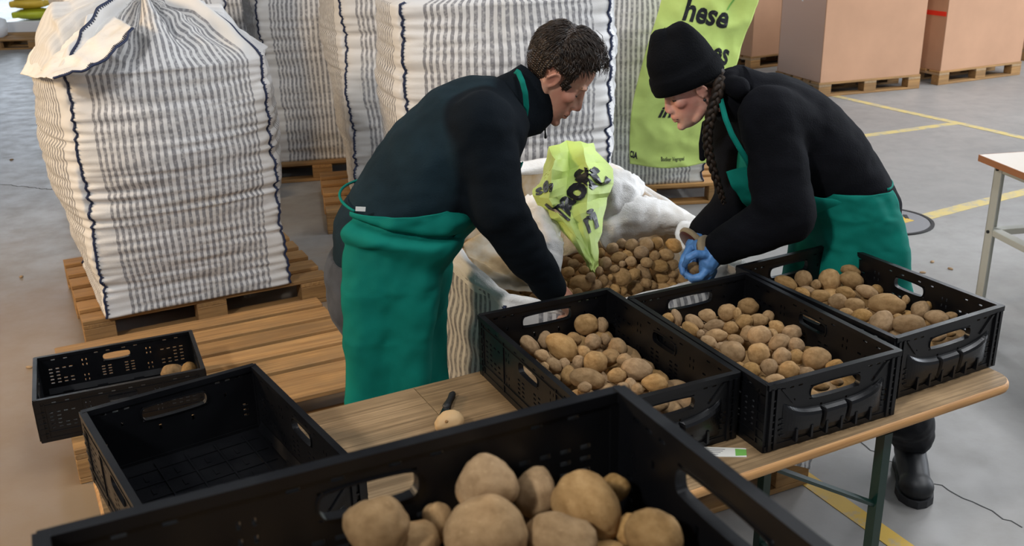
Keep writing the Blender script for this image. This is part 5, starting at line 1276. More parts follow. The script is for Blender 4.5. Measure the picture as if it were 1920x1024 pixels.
def boot(e, heel, toe, parent_name='boot', shaft_top=None, mt='boot', wd=1.0):
    heel = Vector(heel); toe = Vector(toe); d = (toe-heel); Ln = d.length; X = d/Ln; Y = Z.cross(X)
    def P(x, y, z): return heel+X*x*Ln+Y*y+Z*z
    b = MB()
    b.ell(P(.13, 0, .065), (.044, .040, .055), frame((X, Y, Z)))
    b.chain([P(.16, 0, .085), P(.45, 0, .070), P(.74, 0, .050), P(.86, 0, .045)], [.046*wd, .046*wd, .043*wd, .036*wd])
    b.ell(P(.80, .0, .045*wd), (.055*wd, .050*wd, .038*wd), frame((X, Y, Z)))
    st_ = shaft_top or P(.17, 0, .2)
    b.chain([P(.20, 0, .09), st_], [.048*wd, .052*wd])
    V, N_, F = remesh(b, .006, 5); V[:, 2] = np.maximum(V[:, 2], .018)
    up = obj(parent_name, mesh(parent_name, V, F, True), M[mt], e, world=True)
    prof = [(-.02, .0), (0, .03), (.12, .041), (.3, .038), (.5, .041), (.72, .052), (.88, .046), (.98, .026), (1.03, .0)]
    ring = [(x, y) for x, y in prof]+[(x, -y) for x, y in prof[-2:0:-1]]
    sl = MB().loft([[P(x, y*1.03*wd, z) for x, y in ring] for z in (.001, .028)])
    obj('sole', sl.me('sole', False), M['boot_sole'], up)
    return up
def ribbon(path, nrm, wd, th):
    """flat band along a path; nrm = outward normals"""
    path = [Vector(p) for p in path]; rings = []
    for i, p in enumerate(path):
        t_ = (path[min(i+1, len(path)-1)]-path[max(i-1, 0)]).normalized(); n_ = Vector(nrm[i]).normalized(); s_ = t_.cross(n_).normalized()
        rings.append([p+s_*wd/2+n_*th/2, p-s_*wd/2+n_*th/2, p-s_*wd/2-n_*th/2, p+s_*wd/2-n_*th/2])
    return MB().loft(rings)
def lerp_sec(secs, t):
    n = len(secs)-1; x = min(max(t*n, 0), n-1e-6); i = int(x); f = x-i; f = f*f*(3-2*f)*.4+f*.6
    a, b = secs[i], secs[i+1]
    return Vector(a[0]).lerp(Vector(b[0]), f), a[1]+(b[1]-a[1])*f, a[2]+(b[2]-a[2])*f
def apron_skirt(secs, tilt0, F, L, a0, a1, disp, nu=70, nv=70, th=.004):
    """secs from waist to hem: centre, front radius, side radius; angles from front (0) to the sides, tilt0 = front direction at the top"""
    V = []; Fc = []
    for j in range(nv+1):
        t_ = j/nv; c, rf, rl = lerp_sec(secs, t_)
        Fd = (Vector(tilt0)*(1-smooth01(t_*2.5))+F*smooth01(t_*2.5)).normalized()
        for i in range(nu+1):
            u = i/nu; a = a0(t_)+(a1(t_)-a0(t_))*u
            ca, sa = math.cos(a), math.sin(a)
            n_ = (Fd*ca/rf+L*sa/rl).normalized()
            p = c+Fd*rf*ca+L*rl*sa+n_*disp(a, t_)
            V.append(p)
    for j in range(nv):
        for i in range(nu):
            q = j*(nu+1)+i; Fc.append((q, q+1, q+nu+2, q+nu+1))
    return V, Fc

# ================================================================== the man
A15 = math.radians(15)
F = Vector((math.cos(A15), math.sin(A15), 0)); L = Vector((math.sin(A15), -math.cos(A15), 0))
man = empty('person', (-0.36, 2.72, 0), 0, 'man in dark fleece and green apron bending right over the opened bag', 'person')
Msec = [((-.385, 2.715, .985), .135, .175), ((-.365, 2.72, 1.06), .150, .185), ((-.290, 2.742, 1.170), .158, .185), ((-.195, 2.765, 1.290), .160, .198),
        ((-.105, 2.790, 1.375), .150, .205), ((-.030, 2.808, 1.425), .115, .185), ((.015, 2.820, 1.450), .075, .110)]
Hm = head_frame((math.cos(-.10), math.sin(-.10), 0), math.radians(41))
Ear = at(1041, 151, 2.79); Om = Ear + (Hm @ Vector((0, 1, 0)))*.078
def hm(x, y, z): return Om + Hm @ Vector((x, y, z))
shN = at(902, 232, 2.64); elN = at(932, 392, 2.60); wrN = at(1032, 538, 2.74)
shF = Vector(shN)-L*.30+Vector((.03, 0, -.03)); elF = at(935, 400, 3.0); wrF = at(1005, 505, 3.04)
hipN = Vector((-.395, 2.712, .97))+L*.09; hipF = Vector((-.395, 2.712, .97))-L*.09
knN = Vector((-.40, 2.63, .52)); anN = Vector((-.45, 2.61, .10)); knF = Vector((-.40, 2.84, .52)); anF = Vector((-.46, 2.86, .10))
b = MB(); torso(b, Msec, F, L, -.030)
b.chain([(-.01, 2.815, 1.435), (.035, 2.825, 1.46), hm(-.022, 0, -.055), hm(-.012, 0, 0)], [.060, .058, .054, .052])
add_head(b, Om, Hm, 1.0)
for sh, el, wr in ((shN, elN, wrN), (shF, elF, wrF)):
    b.chain([sh, el, wr], [.055, .040, .028])
hN = (wrN-elN).normalized()
hand(b, wrN+hN*.02, hN+Vector((.35, .25, -.1)), Vector((.5, -.5, .6)), 1, 1.0, (.5, .55, .6, .6))
hF_ = (wrF-elF).normalized(); hand(b, wrF+hF_*.02, hF_+Vector((.3, 0, -.1)), Vector((.3, .6, .7)), -1, 1.0, (.4, .5, .5, .6))
for hp, kn_, an in ((hipN, knN, anN), (hipF, knF, anF)): b.chain([hp, kn_, an], [.075, .048, .038])
lipm = np.array(hm(.1, 0, -.067)); chk = np.array(hm(.06, -.05, -.03)); nz = np.array(hm(.115, 0, -.035)); er = np.array(hm(-.005, -.08, 0))
def flush(V):
    d = lambda p, r: np.clip(1-np.linalg.norm(V-p, axis=1)/r, 0, 1)
    return .9*d(lipm, .030)+.8*d(chk, .05)+.9*d(nz, .03)+.8*d(er, .035)
mbody = body_obj(b, .0042, 'body', M['skin_m'], man, flush, 3)
# brow, lashes
for sy in (-1, 1):
    obj('eyebrow', MB().chain([hm(.0855, sy*.012, .027), hm(.0850, sy*.026, .0315), hm(.0745, sy*.046, .028)], [.0042, .0048, .003], 8).me('eyebrow', True), M['hair'], mbody)
    obj('eyelashes', MB().chain([hm(.0770, sy*.020, -.002), hm(.0790, sy*.031, -.0035), hm(.0745, sy*.044, -.001)], [.0018, .0024, .0020], 6).me('eyelashes', True), M['eye'], mbody)
obj('mouth_line', MB().chain([hm(.089, -.024, -.0685), hm(.0985, -.010, -.0667), hm(.1000, 0, -.0665), hm(.0985, .010, -.0667), hm(.089, .024, -.0685)], [.0012, .0018, .0018, .0018, .0012], 6).me('mouth_line', True), M['eye'], mbody)
# short tousled hair: cap and locks
def hairline(v):
    x, y, z = v
    if x > .062: return z > .104-.12*max(0, abs(y)-.02)
    if x > .035: return z > .078
    if x > .018: return z > .050 or (abs(y) > .055 and z > -.004)
    if x > -.035: return z > .030
    return z > -.055-.2*(x+.1)
b = MB(); rr = random.Random(11)
cv = []; cc, cr_ = Vector((-.010, 0, .047)), Vector((.104, .081, .095))
nu_, nv_ = 60, 44
def capp(i, j, k):
    th = PI*j/nv_; ph = 2*PI*i/nu_
    n_ = Vector((math.sin(th)*math.cos(ph), math.sin(th)*math.sin(ph), math.cos(th)))
    p = Vector((n_.x*cr_.x, n_.y*cr_.y, n_.z*cr_.z))
    q = 1+k+.05*noise.noise(n_*5)+.03*noise.noise(n_*11)
    fr_ = max(0, p.x/.1)
    return cc+p*q+Vector((.012*fr_, 0, .008*fr_))*(1 if k > 0 else 0)
for j in range(nv_):
    for i in range(nu_):
        m_ = capp(i+.5, j+.5, 0)
        if hairline(m_):
            Q = [capp(i, j, .07), capp(i+1, j, .07), capp(i+1, j+1, .07), capp(i, j+1, .07)]; q = [capp(i, j, -.06), capp(i+1, j, -.06), capp(i+1, j+1, -.06), capp(i, j+1, -.06)]
            b.add(Q+q, [(0, 3, 2, 1), (0, 1, 5, 4), (1, 2, 6, 5), (2, 3, 7, 6), (3, 0, 4, 7)])
n_l = 0
while n_l < 4200:
    n_ = Vector((rr.gauss(0, 1), rr.gauss(0, 1), rr.gauss(0, 1))).normalized()
    p = cc+Vector((n_.x*cr_.x, n_.y*cr_.y, n_.z*cr_.z))*1.0
    if not hairline(p): continue
    n_l += 1
    top = max(0, p.z-.03)/.1
    side = Vector((p.x*0, p.y, 0))
    flow = Vector((1.0 if p.z > .07 else .35, .5*p.y/.08+.25, -.95+.9*top)) + Vector((rr.gauss(0, .25), rr.gauss(0, .35), rr.gauss(0, .2)))
    if p.x > .045: flow = Vector((.5, .45*rr.gauss(.4, .8), .55))+Vector((rr.gauss(0, .3), 0, rr.gauss(0, .3)))
    if p.x < -.05: flow = Vector((-.1, .1*rr.gauss(0, 1), -1))+Vector((rr.gauss(0, .15), rr.gauss(0, .15), 0))
    flow = (flow-n_*flow.dot(n_)).normalized()
    ln = (.016+.026*top+.034*max(0, p.x/.1)*top)*rr.uniform(.7, 1.25)
    cv_ = rr.uniform(.15, .5)+.25*top
    if p.x > .045: cv_ += .55
    P = [p+n_*.002]
    d = (flow+n_*cv_).normalized()
    for k in range(3): P.append(P[-1]+d*ln/3); d = (d-n_*cv_*.55+Vector((0, 0, -.08))).normalized()
    w_ = rr.uniform(.0007, .0015)
    b.tube(P, [w_, w_*1.1, w_*.8, .0004], 4)
b.xf(Matrix.Translation(Om) @ Hm.to_4x4())
obj('hair', b.me('hair', True), M['hair'], man, world=True)
# fleece jumper
b = MB(); torso(b, Msec, F, L, .0)
shN2 = shN+L*.0
b.chain([Vector(Msec[4][0])+L*.10, shN, shN.lerp(elN, .5), elN, elN.lerp(wrN, .55), wrN], [.105, .088, .084, .076, .066, .050])
b.chain([Vector(Msec[4][0])-L*.10, shF, shF.lerp(elF, .5), elF, wrF], [.095, .080, .075, .066, .046])
b.chain([Vector(Msec[3][0])+L*.12+F*.02, shN.lerp(elN, .1)], [.085, .09])
sl0, sl1 = np.array(shN), np.array(elN); wn = np.array(wrN); fv = np.array(F)
def pick(P):
    s_ = np.maximum(.100-dist_axis(P, sl0-np.array([.0, 0, -.02]), sl1), .1-dist_axis(P, sl1, wn))
    return np.maximum(s_, (P[:, 0]-(-.30))*.62-(P[:, 2]-1.36)*.25-.125)
mjump = garment(b, .009, 'fleece_jumper', M['fleece'], man, .0075, 8, (1, 1, 1.6), 14, 2, pick)
# high collar
nb = Vector((.005, 2.818, 1.440)); nt_ = hm(-.030, 0, -.060)
ax = (nt_-nb).normalized(); Cn = []
for t_, r1, r2 in ((-.02, .092, .098), (.025, .084, .088), (.055, .078, .080), (.095, .075, .076), (.10, .066, .068), (.05, .066, .07)):
    Cn.append((nb+ax*t_*1.1, r1, r2))
Lc = L; Fc_ = ax.cross(Lc); Fc_ = -Fc_ if Fc_.dot(F) < 0 else Fc_
rings = []
for i, (c, r1, r2) in enumerate(Cn):
    R_row = []
    for k in range(36):
        a = 2*PI*k/36; n_ = Fc_*math.cos(a)*r1+Lc*math.sin(a)*r2
        up = (.012+.030*math.cos(a)) if 0 < i else 0
        R_row.append(c+n_+ax*up*min(1, i/2)*.6+(F*.022-Z*.040)*max(0, math.cos(a))*(1 if i else .3))
    rings.append(R_row)
obj('collar', MB().loft(rings, cap=False).me('collar', True), M['fleece_dark'], mjump)
zp = at(1022, 235, 2.83)
obj('zip_pull', MB().chain([zp, zp+Vector((0, 0, -.018)), zp+Vector((.001, 0, -.035))], [.003, .0022, .004], 8).me('zip_pull', True), M['dark'], mjump)
# jeans
b = MB()
b.loft([ring_pts(c, F, L, rf, rl) for c, rf, rl in ((Vector((-.385, 2.715, 1.045)), .135, .168), (Vector((-.395, 2.712, .98)), .145, .175), (Vector((-.395, 2.71, .88)), .140, .178), (Vector((-.39, 2.71, .82)), .12, .17))])
for hp, kn_, an in ((hipN, knN, anN), (hipF, knF, anF)):
    b.chain([hp, hp.lerp(kn_, .5), kn_, kn_.lerp(an, .5), an+Vector((0, 0, .02))], [.100, .092, .078, .070, .066])
jn = garment(b, .009, 'jeans', M['jeans'], man, .006, 9, (1, 1, 1.8), 4, 5)
# back pocket seams
pkc = at(634, 520, 2.64)
boot(man, anN+Vector((-.07, .02, -.10)), anN+Vector((.22, -.03, -.10))); boot(man, anF+Vector((-.07, .0, -.10)), anF+Vector((.22, .06, -.10)))
# apron
tiltF = sec_frames(Msec, F, L)[2][1]
Ask = [((-.300, 2.738, 1.205), .186, .212), ((-.312, 2.734, 1.12), .205, .220), ((-.350, 2.722, .99), .172, .222), ((-.370, 2.716, .84), .158, .216), ((-.378, 2.714, .66), .150, .210), ((-.380, 2.712, .46), .150, .208)]
def adisp(a, t_):
    front = max(0, math.cos(a)); near = max(0, math.sin(a))
    blouse = .042*front**1.2*math.exp(-((t_-.09)/.065)**2)
    # diagonal crease from the tie down to the front
    cr0 = .06+.20*(1-min(1, abs(a)/2.5))
    cre = -.034*math.exp(-((t_-cr0)/.020)**2)*near+.016*math.exp(-((t_-cr0-.06)/.045)**2)-.012*math.exp(-((t_-cr0-.15)/.03)**2)*near
    fl = (.008+.022*t_)*math.sin(a*5.2+1.3*math.sin(t_*3)+.6)*smooth01(t_*1.8)
    kn2 = -.03*math.exp(-((t_-.30)/.07)**2)*math.exp(-((a-.35)/.35)**2)
    wr_ = .008*noise.noise(Vector((a*2.2, t_*9, 3)))+.004*noise.noise(Vector((a*5, t_*20, 7)))
    return blouse+cre+fl+kn2+wr_
V, Fc = apron_skirt(Ask, F, F, L, lambda t_: -1.6+.0*t_, lambda t_: 2.62-.12*t_, adisp, 110, 90)
ap = obj('apron_skirt', mesh('apron_skirt', V, Fc, True), M['apron'], man, world=True); solid(ap, .004)
# bib of the apron on the chest and its neck strap
V = []; Fc = []
frs = sec_frames(Msec, F, L)
nb_u, nb_v = 20, 26
for j in range(nb_v+1):
    x = 2+2.6*j/nb_v; i = min(int(x), 5); f_ = x-i
    c = frs[i][0].lerp(frs[i+1][0], f_); fd = frs[i][1].lerp(frs[i+1][1], f_).normalized()
    rf = Msec[i][1]+(Msec[i+1][1]-Msec[i][1])*f_+.022; rl = Msec[i][2]+(Msec[i+1][2]-Msec[i][2])*f_+.018
    for q in range(nb_u+1):
        a = (-1+2*q/nb_u)*(1.0-.45*j/nb_v); V.append(c+fd*rf*math.cos(a)+L*rl*math.sin(a)+fd*.01*noise.noise(Vector((a*2, j*.2, 4))))
for j in range(nb_v):
    for q in range(nb_u): k = j*(nb_u+1)+q; Fc.append((k, k+1, k+nb_u+2, k+nb_u+1))
solid(obj('apron_bib', mesh('apron_bib', V, Fc, True), M['apron'], man, world=True), .004)
pth = [at(966, 133, 2.80), at(972, 136, 2.765), at(979, 152, 2.735), at(985, 175, 2.728), at(987, 200, 2.735), at(984, 222, 2.74), at(978, 255, 2.75)]
cN = Vector((.03, 2.825, 1.45)); pth2 = []
for i in range(len(pth)-1):
    for k in range(4): pth2.append(pth[i].lerp(pth[i+1], k/4))
pth2.append(pth[-1])
obj('neck_strap', ribbon(pth2, [Vector((0, -1, .25)) for p in pth2], .015, .004).me('neck_strap', True), M['apron'], man, world=True)
tie = []
for k in range(21):
    a = 2.6+(2*PI-4.2)*k/20; c = Vector(Ask[0][0]); tie.append(c+F*.178*math.cos(a)+L*.208*math.sin(a)+Z*.012*math.sin(PI*k/20))
obj('waist_tie', MB().tube(tie, .004, 8).me('waist_tie', True), M['apron'], ap)
p0 = at(676, 392, 2.545)
obj('care_label', boxmesh('care_label', .026, .002, .012, 0), M['white_tag'], ap, p0, (0, .15, A15))

# ================================================================== the woman
Fw = Vector((-1, -.1, 0)).normalized(); Lw = Vector((.1, -1, 0)).normalized()
wo = empty('person', (1.25, 3.12, 0), 0, 'woman in black beanie, black jumper and green apron reaching into the bag', 'person')
Wsec = [((1.118, 3.085, .955), .120, .160), ((1.105, 3.083, 1.02), .132, .165), ((1.055, 3.077, 1.115), .128, .150), ((.965, 3.068, 1.215), .142, .168),
        ((.860, 3.058, 1.305), .142, .182), ((.770, 3.050, 1.370), .112, .168), ((.712, 3.043, 1.398), .072, .095)]
Hw = head_frame((-.975, -.16, 0), math.radians(27))
EarW = at(1311, 170, 2.965); Ow = EarW-(Hw @ Vector((0, 1, 0)))*.070
SW = .93
def hw(x, y, z): return Ow + Hw @ (Vector((x, y, z))*SW)
sN = at(1440, 215, 2.90); eN = at(1475, 405, 2.84); wN = at(1352, 462, 2.95)
sF = Vector(sN)-Lw*.31; eF = at(1388, 372, 3.17); wF = at(1318, 436, 3.10)
hpN = Vector((1.12, 3.0, .93)); hpF = Vector((1.11, 3.165, .93)); knWN = Vector((1.25, 3.03, .50)); anWN = Vector((1.415, 3.14, .13)); knWF = Vector((1.10, 3.34, .50)); anWF = Vector((1.10, 3.55, .12))
b = MB(); torso(b, Wsec, Fw, Lw, -.03)
b.chain([(.74, 3.046, 1.385), (.69, 3.041, 1.405), hw(-.022, 0, -.055), hw(-.012, 0, 0)], [.050, .048, .046, .048])
add_head(b, Ow, Hw, SW, True)
for sh, el, wr in ((sN, eN, wN), (sF, eF, wF)): b.chain([sh, el, wr], [.048, .035, .025])
for hp, kn_, an in ((hpN, knWN, anWN), (hpF, knWF, anWF)): b.chain([hp, kn_, an], [.07, .045, .035])
lipw = np.array(hw(.1, 0, -.067)); chw = np.array(hw(.055, .05, -.03)); nzw = np.array(hw(.115, 0, -.035)); erw = np.array(hw(-.005, .08, 0))
def flush(V):
    d = lambda p, r: np.clip(1-np.linalg.norm(V-p, axis=1)/r, 0, 1)
    return 1.2*d(lipw, .026)+.9*d(chw, .045)+.8*d(nzw, .028)+.7*d(erw, .03)
wbody = body_obj(b, .0042, 'body', M['skin_f'], wo, flush, 3)
for sy in (-1, 1):
    obj('eyebrow', MB().chain([hw(.085, sy*.013, .025), hw(.084, sy*.027, .029), hw(.074, sy*.046, .026)], [.003, .0034, .002], 8).me('eyebrow', True), M['braid'], wbody)
    obj('eyelashes', MB().chain([hw(.0770, sy*.020, -.002), hw(.0790, sy*.031, -.0035), hw(.0745, sy*.044, -.001)], [.0018, .0026, .0020], 6).me('eyelashes', True), M['eye'], wbody)
obj('mouth_line', MB().chain([hw(.089, -.022, -.0675), hw(.0985, -.010, -.0667), hw(.1000, 0, -.0665), hw(.0985, .010, -.0667), hw(.089, .022, -.0675)], [.001, .0014, .0014, .0014, .001], 6).me('mouth_line', True), M['eye'], wbody)
obj('earring', MB().ell(hw(-.002, .083, -.034), (.005, .005, .005), None, 10, 8).me('earring', True), M['dark'], wbody)
# beanie
rings = []
bz = [(.018, .112, .086, 0, 0), (.020, .117, .091, 0, 0), (.040, .119, .093, 0, 0), (.062, .117, .092, 0, 0), (.072, .114, .089, 0, 0), (.073, .109, .085, 0, 0), (.095, .106, .083, 0, 0), (.120, .099, .077, 0, 0), (.145, .088, .069, -.002, 0), (.165, .076, .060, -.004, 0), (.183, .064, .053, -.004, 0), (.198, .052, .045, -.002, 0), (.206, .036, .034, 0, 0), (.210, .018, .018, 0, 0), (.211, .003, .003, 0, 0)]
for z, rx, ry, ox, oy in bz:
    R_row = []
    for k in range(96):
        a = 2*PI*k/96; x = .000+ox+rx*math.cos(a); y = oy+ry*math.sin(a)
        rib = .0010*math.sin(a*48) if z < .15 else .0004*math.sin(a*48)
        tl_ = .012*math.cos(a)*(1-z/.22)
        dent = 0
        if z > .14: dent = -.016*math.exp(-((a-1.2)/.5)**2)*smooth01((z-.13)/.05)+.010*math.exp(-((a-2.4)/.6)**2)*smooth01((z-.13)/.05)
        rr_ = rib+dent+.003*noise.noise(Vector((math.cos(a)*2, math.sin(a)*2, z*20)))
        z_ = z-.014*math.exp(-((x+.012)/.028)**2)*smooth01((z-.16)/.03)
        R_row.append(hw((x+math.cos(a)*rr_)/SW*.95, (y+math.sin(a)*rr_)/SW*.95, (z_+tl_-.004)/SW))
    rings.append(R_row)
obj('beanie', MB().loft(rings).me('beanie', True), M['beanie'], wo, world=True)
# plait over the shoulder
bp = [at(1347, 138, 3.02), at(1349, 160, 2.965), at(1338, 200, 2.935), at(1328, 240, 2.92), at(1328, 280, 2.915), at(1338, 320, 2.915), at(1350, 358, 2.92), at(1358, 382, 2.93)]
def catm(P, t):
    n = len(P)-1; x = min(max(t, 0), 1)*n; i = min(int(x), n-1); f = x-i
    p0, p1, p2, p3 = P[max(i-1, 0)], P[i], P[i+1], P[min(i+2, n)]
    return .5*((2*p1)+(p2-p0)*f+(2*p0-5*p1+4*p2-p3)*f*f+(3*p1-p0-3*p2+p3)*f**3)
b = MB()
for st_ in range(3):
    P = []; R_ = []
    for k in range(130):
        t_ = k/129; c = catm(bp, t_); tg = (catm(bp, min(t_+.01, 1))-catm(bp, max(t_-.01, 0))).normalized()
        sd = tg.cross(Vector((0, -1, 0))).normalized(); nn = sd.cross(tg)
        ph = t_*2*PI*6.5+st_*2*PI/3; am = (.0115-.006*t_)
        P.append(c+sd*am*math.sin(ph)+nn*am*.62*math.sin(2*ph)); R_.append(.0104*(1-.5*t_)*(1 if t_ < .93 else .6))
    b.tube(P, R_, 10)
pl_ = obj('plait', b.me('plait', True), M['braid'], wo, world=True)
obj('hair', MB().chain([hw(-.075, .03, .015), hw(-.085, .03, -.015), hw(-.075, .04, -.045)], [.030, .028, .02], 14).chain([hw(-.03, .068, .012), hw(-.06, .055, -.010), hw(-.075, .04, -.02)], [.012, .018, .02], 12).me('hair', True), M['braid'], wo, world=True)
# jumper
b = MB(); torso(b, Wsec, Fw, Lw, .0)
b.chain([Vector(Wsec[4][0])+Lw*.09, sN, sN.lerp(eN, .5), eN, eN.lerp(wN, .5), wN], [.10, .090, .092, .088, .078, .058])
b.chain([Vector(Wsec[4][0])-Lw*.09, sF, sF.lerp(eF, .5), eF, eF.lerp(wF, .5), wF], [.095, .085, .085, .080, .066, .052])
b.chain([Vector(Wsec[5][0])+Vector((.02, 0, .01)), Vector((.69, 3.042, 1.425))], [.085, .074])
wjump = garment(b, .009, 'jumper', M['wool'], wo, .0075, 8, (1, 1, 1.5), 14, 12)
# stand-up collar with a lump of hood at the nape
b = MB(); cN2 = Vector((.695, 3.04, 1.405)); axw = (hw(-.03, 0, -.06)-cN2).normalized(); Fcw = Lw.cross(axw); Fcw = -Fcw if Fcw.dot(Fw) < 0 else Fcw
rings = []
for i, (t_, r1, r2) in enumerate(((-.02, .088, .090), (.02, .080, .082), (.055, .074, .074), (.060, .062, .064), (.02, .062, .064))):
    rings.append([cN2+axw*t_+Fcw*r1*math.cos(2*PI*k/36)+Lw*r2*math.sin(2*PI*k/36)-axw*.03*max(0, math.cos(2*PI*k/36))*min(1, i) for k in range(36)])
obj('collar', MB().loft(rings, cap=False).me('collar', True), M['wool'], wjump)
V, N_, Fx = remesh(MB().chain([at(1368, 150, 3.00), at(1385, 142, 3.06), at(1405, 148, 3.12)], [.030, .034, .032]).chain([at(1372, 160, 2.97), at(1385, 165, 2.94)], [.03, .034]), .006, 6)
obj('hood_roll', mesh('hood_roll', V, Fx, True), M['wool'], wjump)
tg_ = at(1322, 232, 2.95)
obj('zip_tab', MB().chain([tg_, at(1318, 270, 2.95), at(1317, 296, 2.95)], [.010, .013, .010], 10).me('zip_tab', True), M['wool'], wjump)
# cuffs and gloves
for (el, wr, X, Zb, th_, cu) in ((eN, wN, at(1302, 505, 2.93)-wN, Vector((.45, -.75, .5)), -1, (.8, 1.0, 1.05, 1.1)), (eF, wF, at(1285, 490, 3.03)-wF, Vector((-.55, -.45, .6)), 1, (.35, .45, .55, .6))):
    d = (wr-el).normalized(); o1 = d.orthogonal().normalized(); o2 = d.cross(o1)
    def rg(t_, r): return [wr+d*t_+(o1*math.cos(2*PI*k/28)+o2*math.sin(2*PI*k/28))*r for k in range(28)]
    obj('cuff', MB().loft([rg(.035, .050), rg(.040, .0555), rg(.050, .0555), rg(.054, .050)]).me('cuff', True), M['cuff'], wjump)
    obj('cuff_lining', MB().loft([rg(.046, .047), rg(.052, .050), rg(.058, .049), rg(.061, .042)]).me('cuff_lining', True), M['cuff_red'], wjump)
GL = [[([(1352, 462, 2.95), (1338, 474, 2.945), (1330, 490, 2.94), (1326, 503, 2.94)], [.034, .034, .034, .028]),
       ([(1322, 478, 2.925), (1305, 476, 2.915), (1290, 484, 2.915), (1284, 497, 2.925)], [.0145, .0125, .0115, .0095]),
       ([(1328, 504, 2.925), (1314, 519, 2.915), (1298, 522, 2.92), (1287, 514, 2.93)], [.0145, .0125, .0115, .0095]),
       ([(1334, 508, 2.94), (1322, 525, 2.935), (1306, 529, 2.94), (1294, 523, 2.95)], [.014, .012, .011, .009]),
       ([(1338, 508, 2.96), (1331, 525, 2.955), (1319, 532, 2.96), (1307, 530, 2.965)], [.0125, .011, .010, .0085]),
       ([(1326, 482, 2.965), (1312, 486, 2.985), (1298, 489, 2.99), (1288, 497, 2.985)], [.016, .0135, .012, .0095])],
      [([(1318, 436, 3.10), (1311, 449, 3.07), (1302, 462, 3.05), (1296, 474, 3.035)], [.030, .030, .030, .024]),
       ([(1293, 466, 3.02), (1283, 482, 2.995), (1278, 498, 2.97), (1280, 511, 2.955)], [.0135, .012, .011, .009]),
       ([(1290, 474, 3.03), (1282, 494, 3.00), (1282, 510, 2.985), (1288, 519, 2.97)], [.0135, .012, .011, .009]),
       ([(1296, 478, 3.045), (1290, 500, 3.02), (1291, 515, 3.00), (1297, 522, 2.985)], [.013, .0115, .0105, .0088]),
       ([(1302, 476, 3.06), (1297, 496, 3.035), (1298, 510, 3.02), (1303, 517, 3.01)], [.012, .0105, .0095, .008]),
       ([(1306, 458, 3.02), (1313, 472, 2.995), (1310, 484, 2.975), (1303, 489, 2.965)], [.015, .013, .0115, .0095])]]
for G in GL:
    b = MB()
    for pts, rs in G: b.chain([at(*q) for q in pts], rs, 12)
    V, N_, Fx = remesh(b, .0026, 3); V = wrinkle(V, N_, .0012, 70, (1, 1, 1), 3)
    obj('glove', mesh('glove', V, Fx, True), M['glove'], wo, world=True)
pp = at(1303, 503, 2.955); lone(pp, (.024, .021, .020), (.3, .4, .2), 'potato held between the blue-gloved hands of the woman', 3)
# trousers, boots
b = MB()
b.loft([ring_pts(Vector(c), Fw, Lw, rf, rl) for c, rf, rl in (((1.105, 3.083, 1.03), .122, .155), ((1.118, 3.085, .95), .130, .168), ((1.12, 3.085, .86), .125, .165), ((1.125, 3.085, .82), .10, .155))])
b.chain([hpN, hpN.lerp(knWN, .5), knWN, knWN.lerp(anWN, .6), anWN+Vector((-.008, -.004, .045))], [.098, .102, .102, .094, .084])
b.chain([hpF, hpF.lerp(knWF, .5), knWF, anWF+Vector((0, 0, .05))], [.096, .090, .078, .074])
garment(b, .009, 'trousers', M['trousers'], wo, .008, 9, (1, 1, 1.6), 4, 22)
bt = boot(wo, (1.432, 3.215, 0), (1.362, 2.915, 0), 'boot', Vector((1.418, 3.15, .19)), wd=1.18)
vb = at(1720, 905, 3.02)
obj('boot_buckle', MB().ell(vb, (.016, .006, .018), None, 12, 8).me('boot_buckle', True), M['iron'], bt)
boot(wo, (1.13, 3.64, 0), (1.06, 3.37, 0), 'boot', Vector((1.11, 3.57, .19)))
# apron
tiltW = sec_frames(Wsec, Fw, Lw)[2][1]
Wsk = [((1.055, 3.077, 1.122), .152, .178), ((1.085, 3.079, 1.04), .165, .192), ((1.105, 3.08, .94), .175, .200), ((1.115, 3.08, .80), .205, .205), ((1.115, 3.08, .64), .225, .205), ((1.115, 3.08, .46), .235, .205)]
def wdisp(a, t_):
    fl = (.004+.020*t_)*math.sin(a*5.5+1.1*math.sin(t_*3.2)+2.0)*smooth01(t_*2)
    front = max(0, math.cos(a))
    return fl+.03*front**2*math.exp(-((t_-.12)/.09)**2)+.008*noise.noise(Vector((a*2.2, t_*8, 13)))+.004*noise.noise(Vector((a*5, t_*18, 17)))
V, Fc = apron_skirt(Wsk, Fw, Fw, Lw, lambda t_: -1.9, lambda t_: 2.25-.15*t_, wdisp, 110, 80)
wap = solid(obj('apron_skirt', mesh('apron_skirt', V, Fc, True), M['apron'], wo, world=True), .004)
frs = sec_frames(Wsec, Fw, Lw); V = []; Fc = []
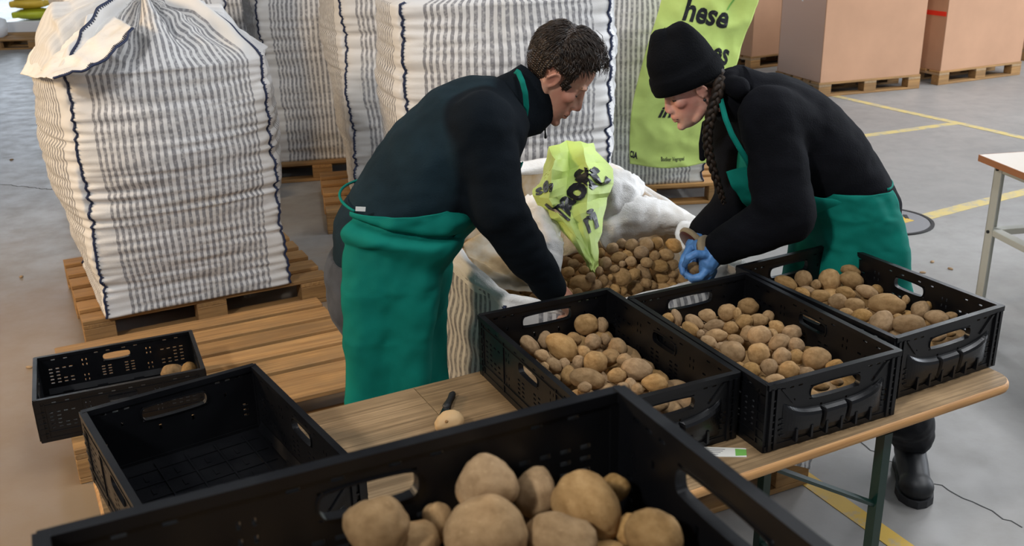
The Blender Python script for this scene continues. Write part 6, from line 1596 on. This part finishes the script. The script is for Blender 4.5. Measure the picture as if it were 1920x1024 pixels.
for j in range(nb_v+1):
    x = 2+2.5*j/nb_v; i = min(int(x), 5); f_ = x-i
    c = frs[i][0].lerp(frs[i+1][0], f_); fd = frs[i][1].lerp(frs[i+1][1], f_).normalized()
    rf = Wsec[i][1]+(Wsec[i+1][1]-Wsec[i][1])*f_+.024+.10*math.sin(PI*j/nb_v); rl = Wsec[i][2]+(Wsec[i+1][2]-Wsec[i][2])*f_+.020
    for q in range(nb_u+1):
        a = (-1+2*q/nb_u)*(1.25-.4*j/nb_v); V.append(c+fd*rf*math.cos(a)+Lw*rl*math.sin(a)+fd*.012*noise.noise(Vector((a*2, j*.2, 14))))
for j in range(nb_v):
    for q in range(nb_u): k = j*(nb_u+1)+q; Fc.append((k, k+1, k+nb_u+2, k+nb_u+1))
solid(obj('apron_bib', mesh('apron_bib', V, Fc, True), M['apron'], wo, world=True), .004)
pth = [at(1347, 165, 2.98), at(1352, 190, 2.935), at(1360, 222, 2.885), at(1372, 252, 2.862), at(1388, 280, 2.855), at(1402, 302, 2.865), at(1408, 320, 2.89)]
pth2 = []
for i in range(len(pth)-1):
    for k in range(4): pth2.append(pth[i].lerp(pth[i+1], k/4))
pth2.append(pth[-1])
obj('neck_strap', ribbon(pth2, [Vector((0, -1, .3)) for p in pth2], .016, .004).me('neck_strap', True), M['apron'], wo, world=True)
S_, Vb, Fb, UVb = sheet([[at(1362, 322, 2.99), at(1392, 314, 2.975), at(1432, 312, 2.985)], [at(1372, 346, 2.975), at(1402, 342, 2.955), at(1440, 340, 2.97)],
                         [at(1388, 368, 2.985), at(1415, 370, 2.965), at(1448, 370, 2.98)], [at(1404, 390, 3.01), at(1428, 396, 2.99), at(1455, 400, 3.0)]], 20, 20, .006, 14, 71)
solid(obj('apron_bib_fold', mesh('apron_bib_fold', Vb, Fb, True), M['apron'], wo, world=True), .004)
p0 = at(1654, 339, 2.98)
obj('care_label', boxmesh('care_label_w', .022, .002, .018, 0), M['white_tag'], wap, p0, (0, -.3, .2))
tie = []
for k in range(21):
    a = 2.15+(2*PI-4.3)*k/20; c = Vector(Wsk[0][0])+Vector((.008, 0, .0)); tie.append(c+Fw*.132*math.cos(a)+Lw*.158*math.sin(a))
obj('waist_tie', MB().tube(tie, .006, 8).me('waist_tie', True), M['apron'], wap)
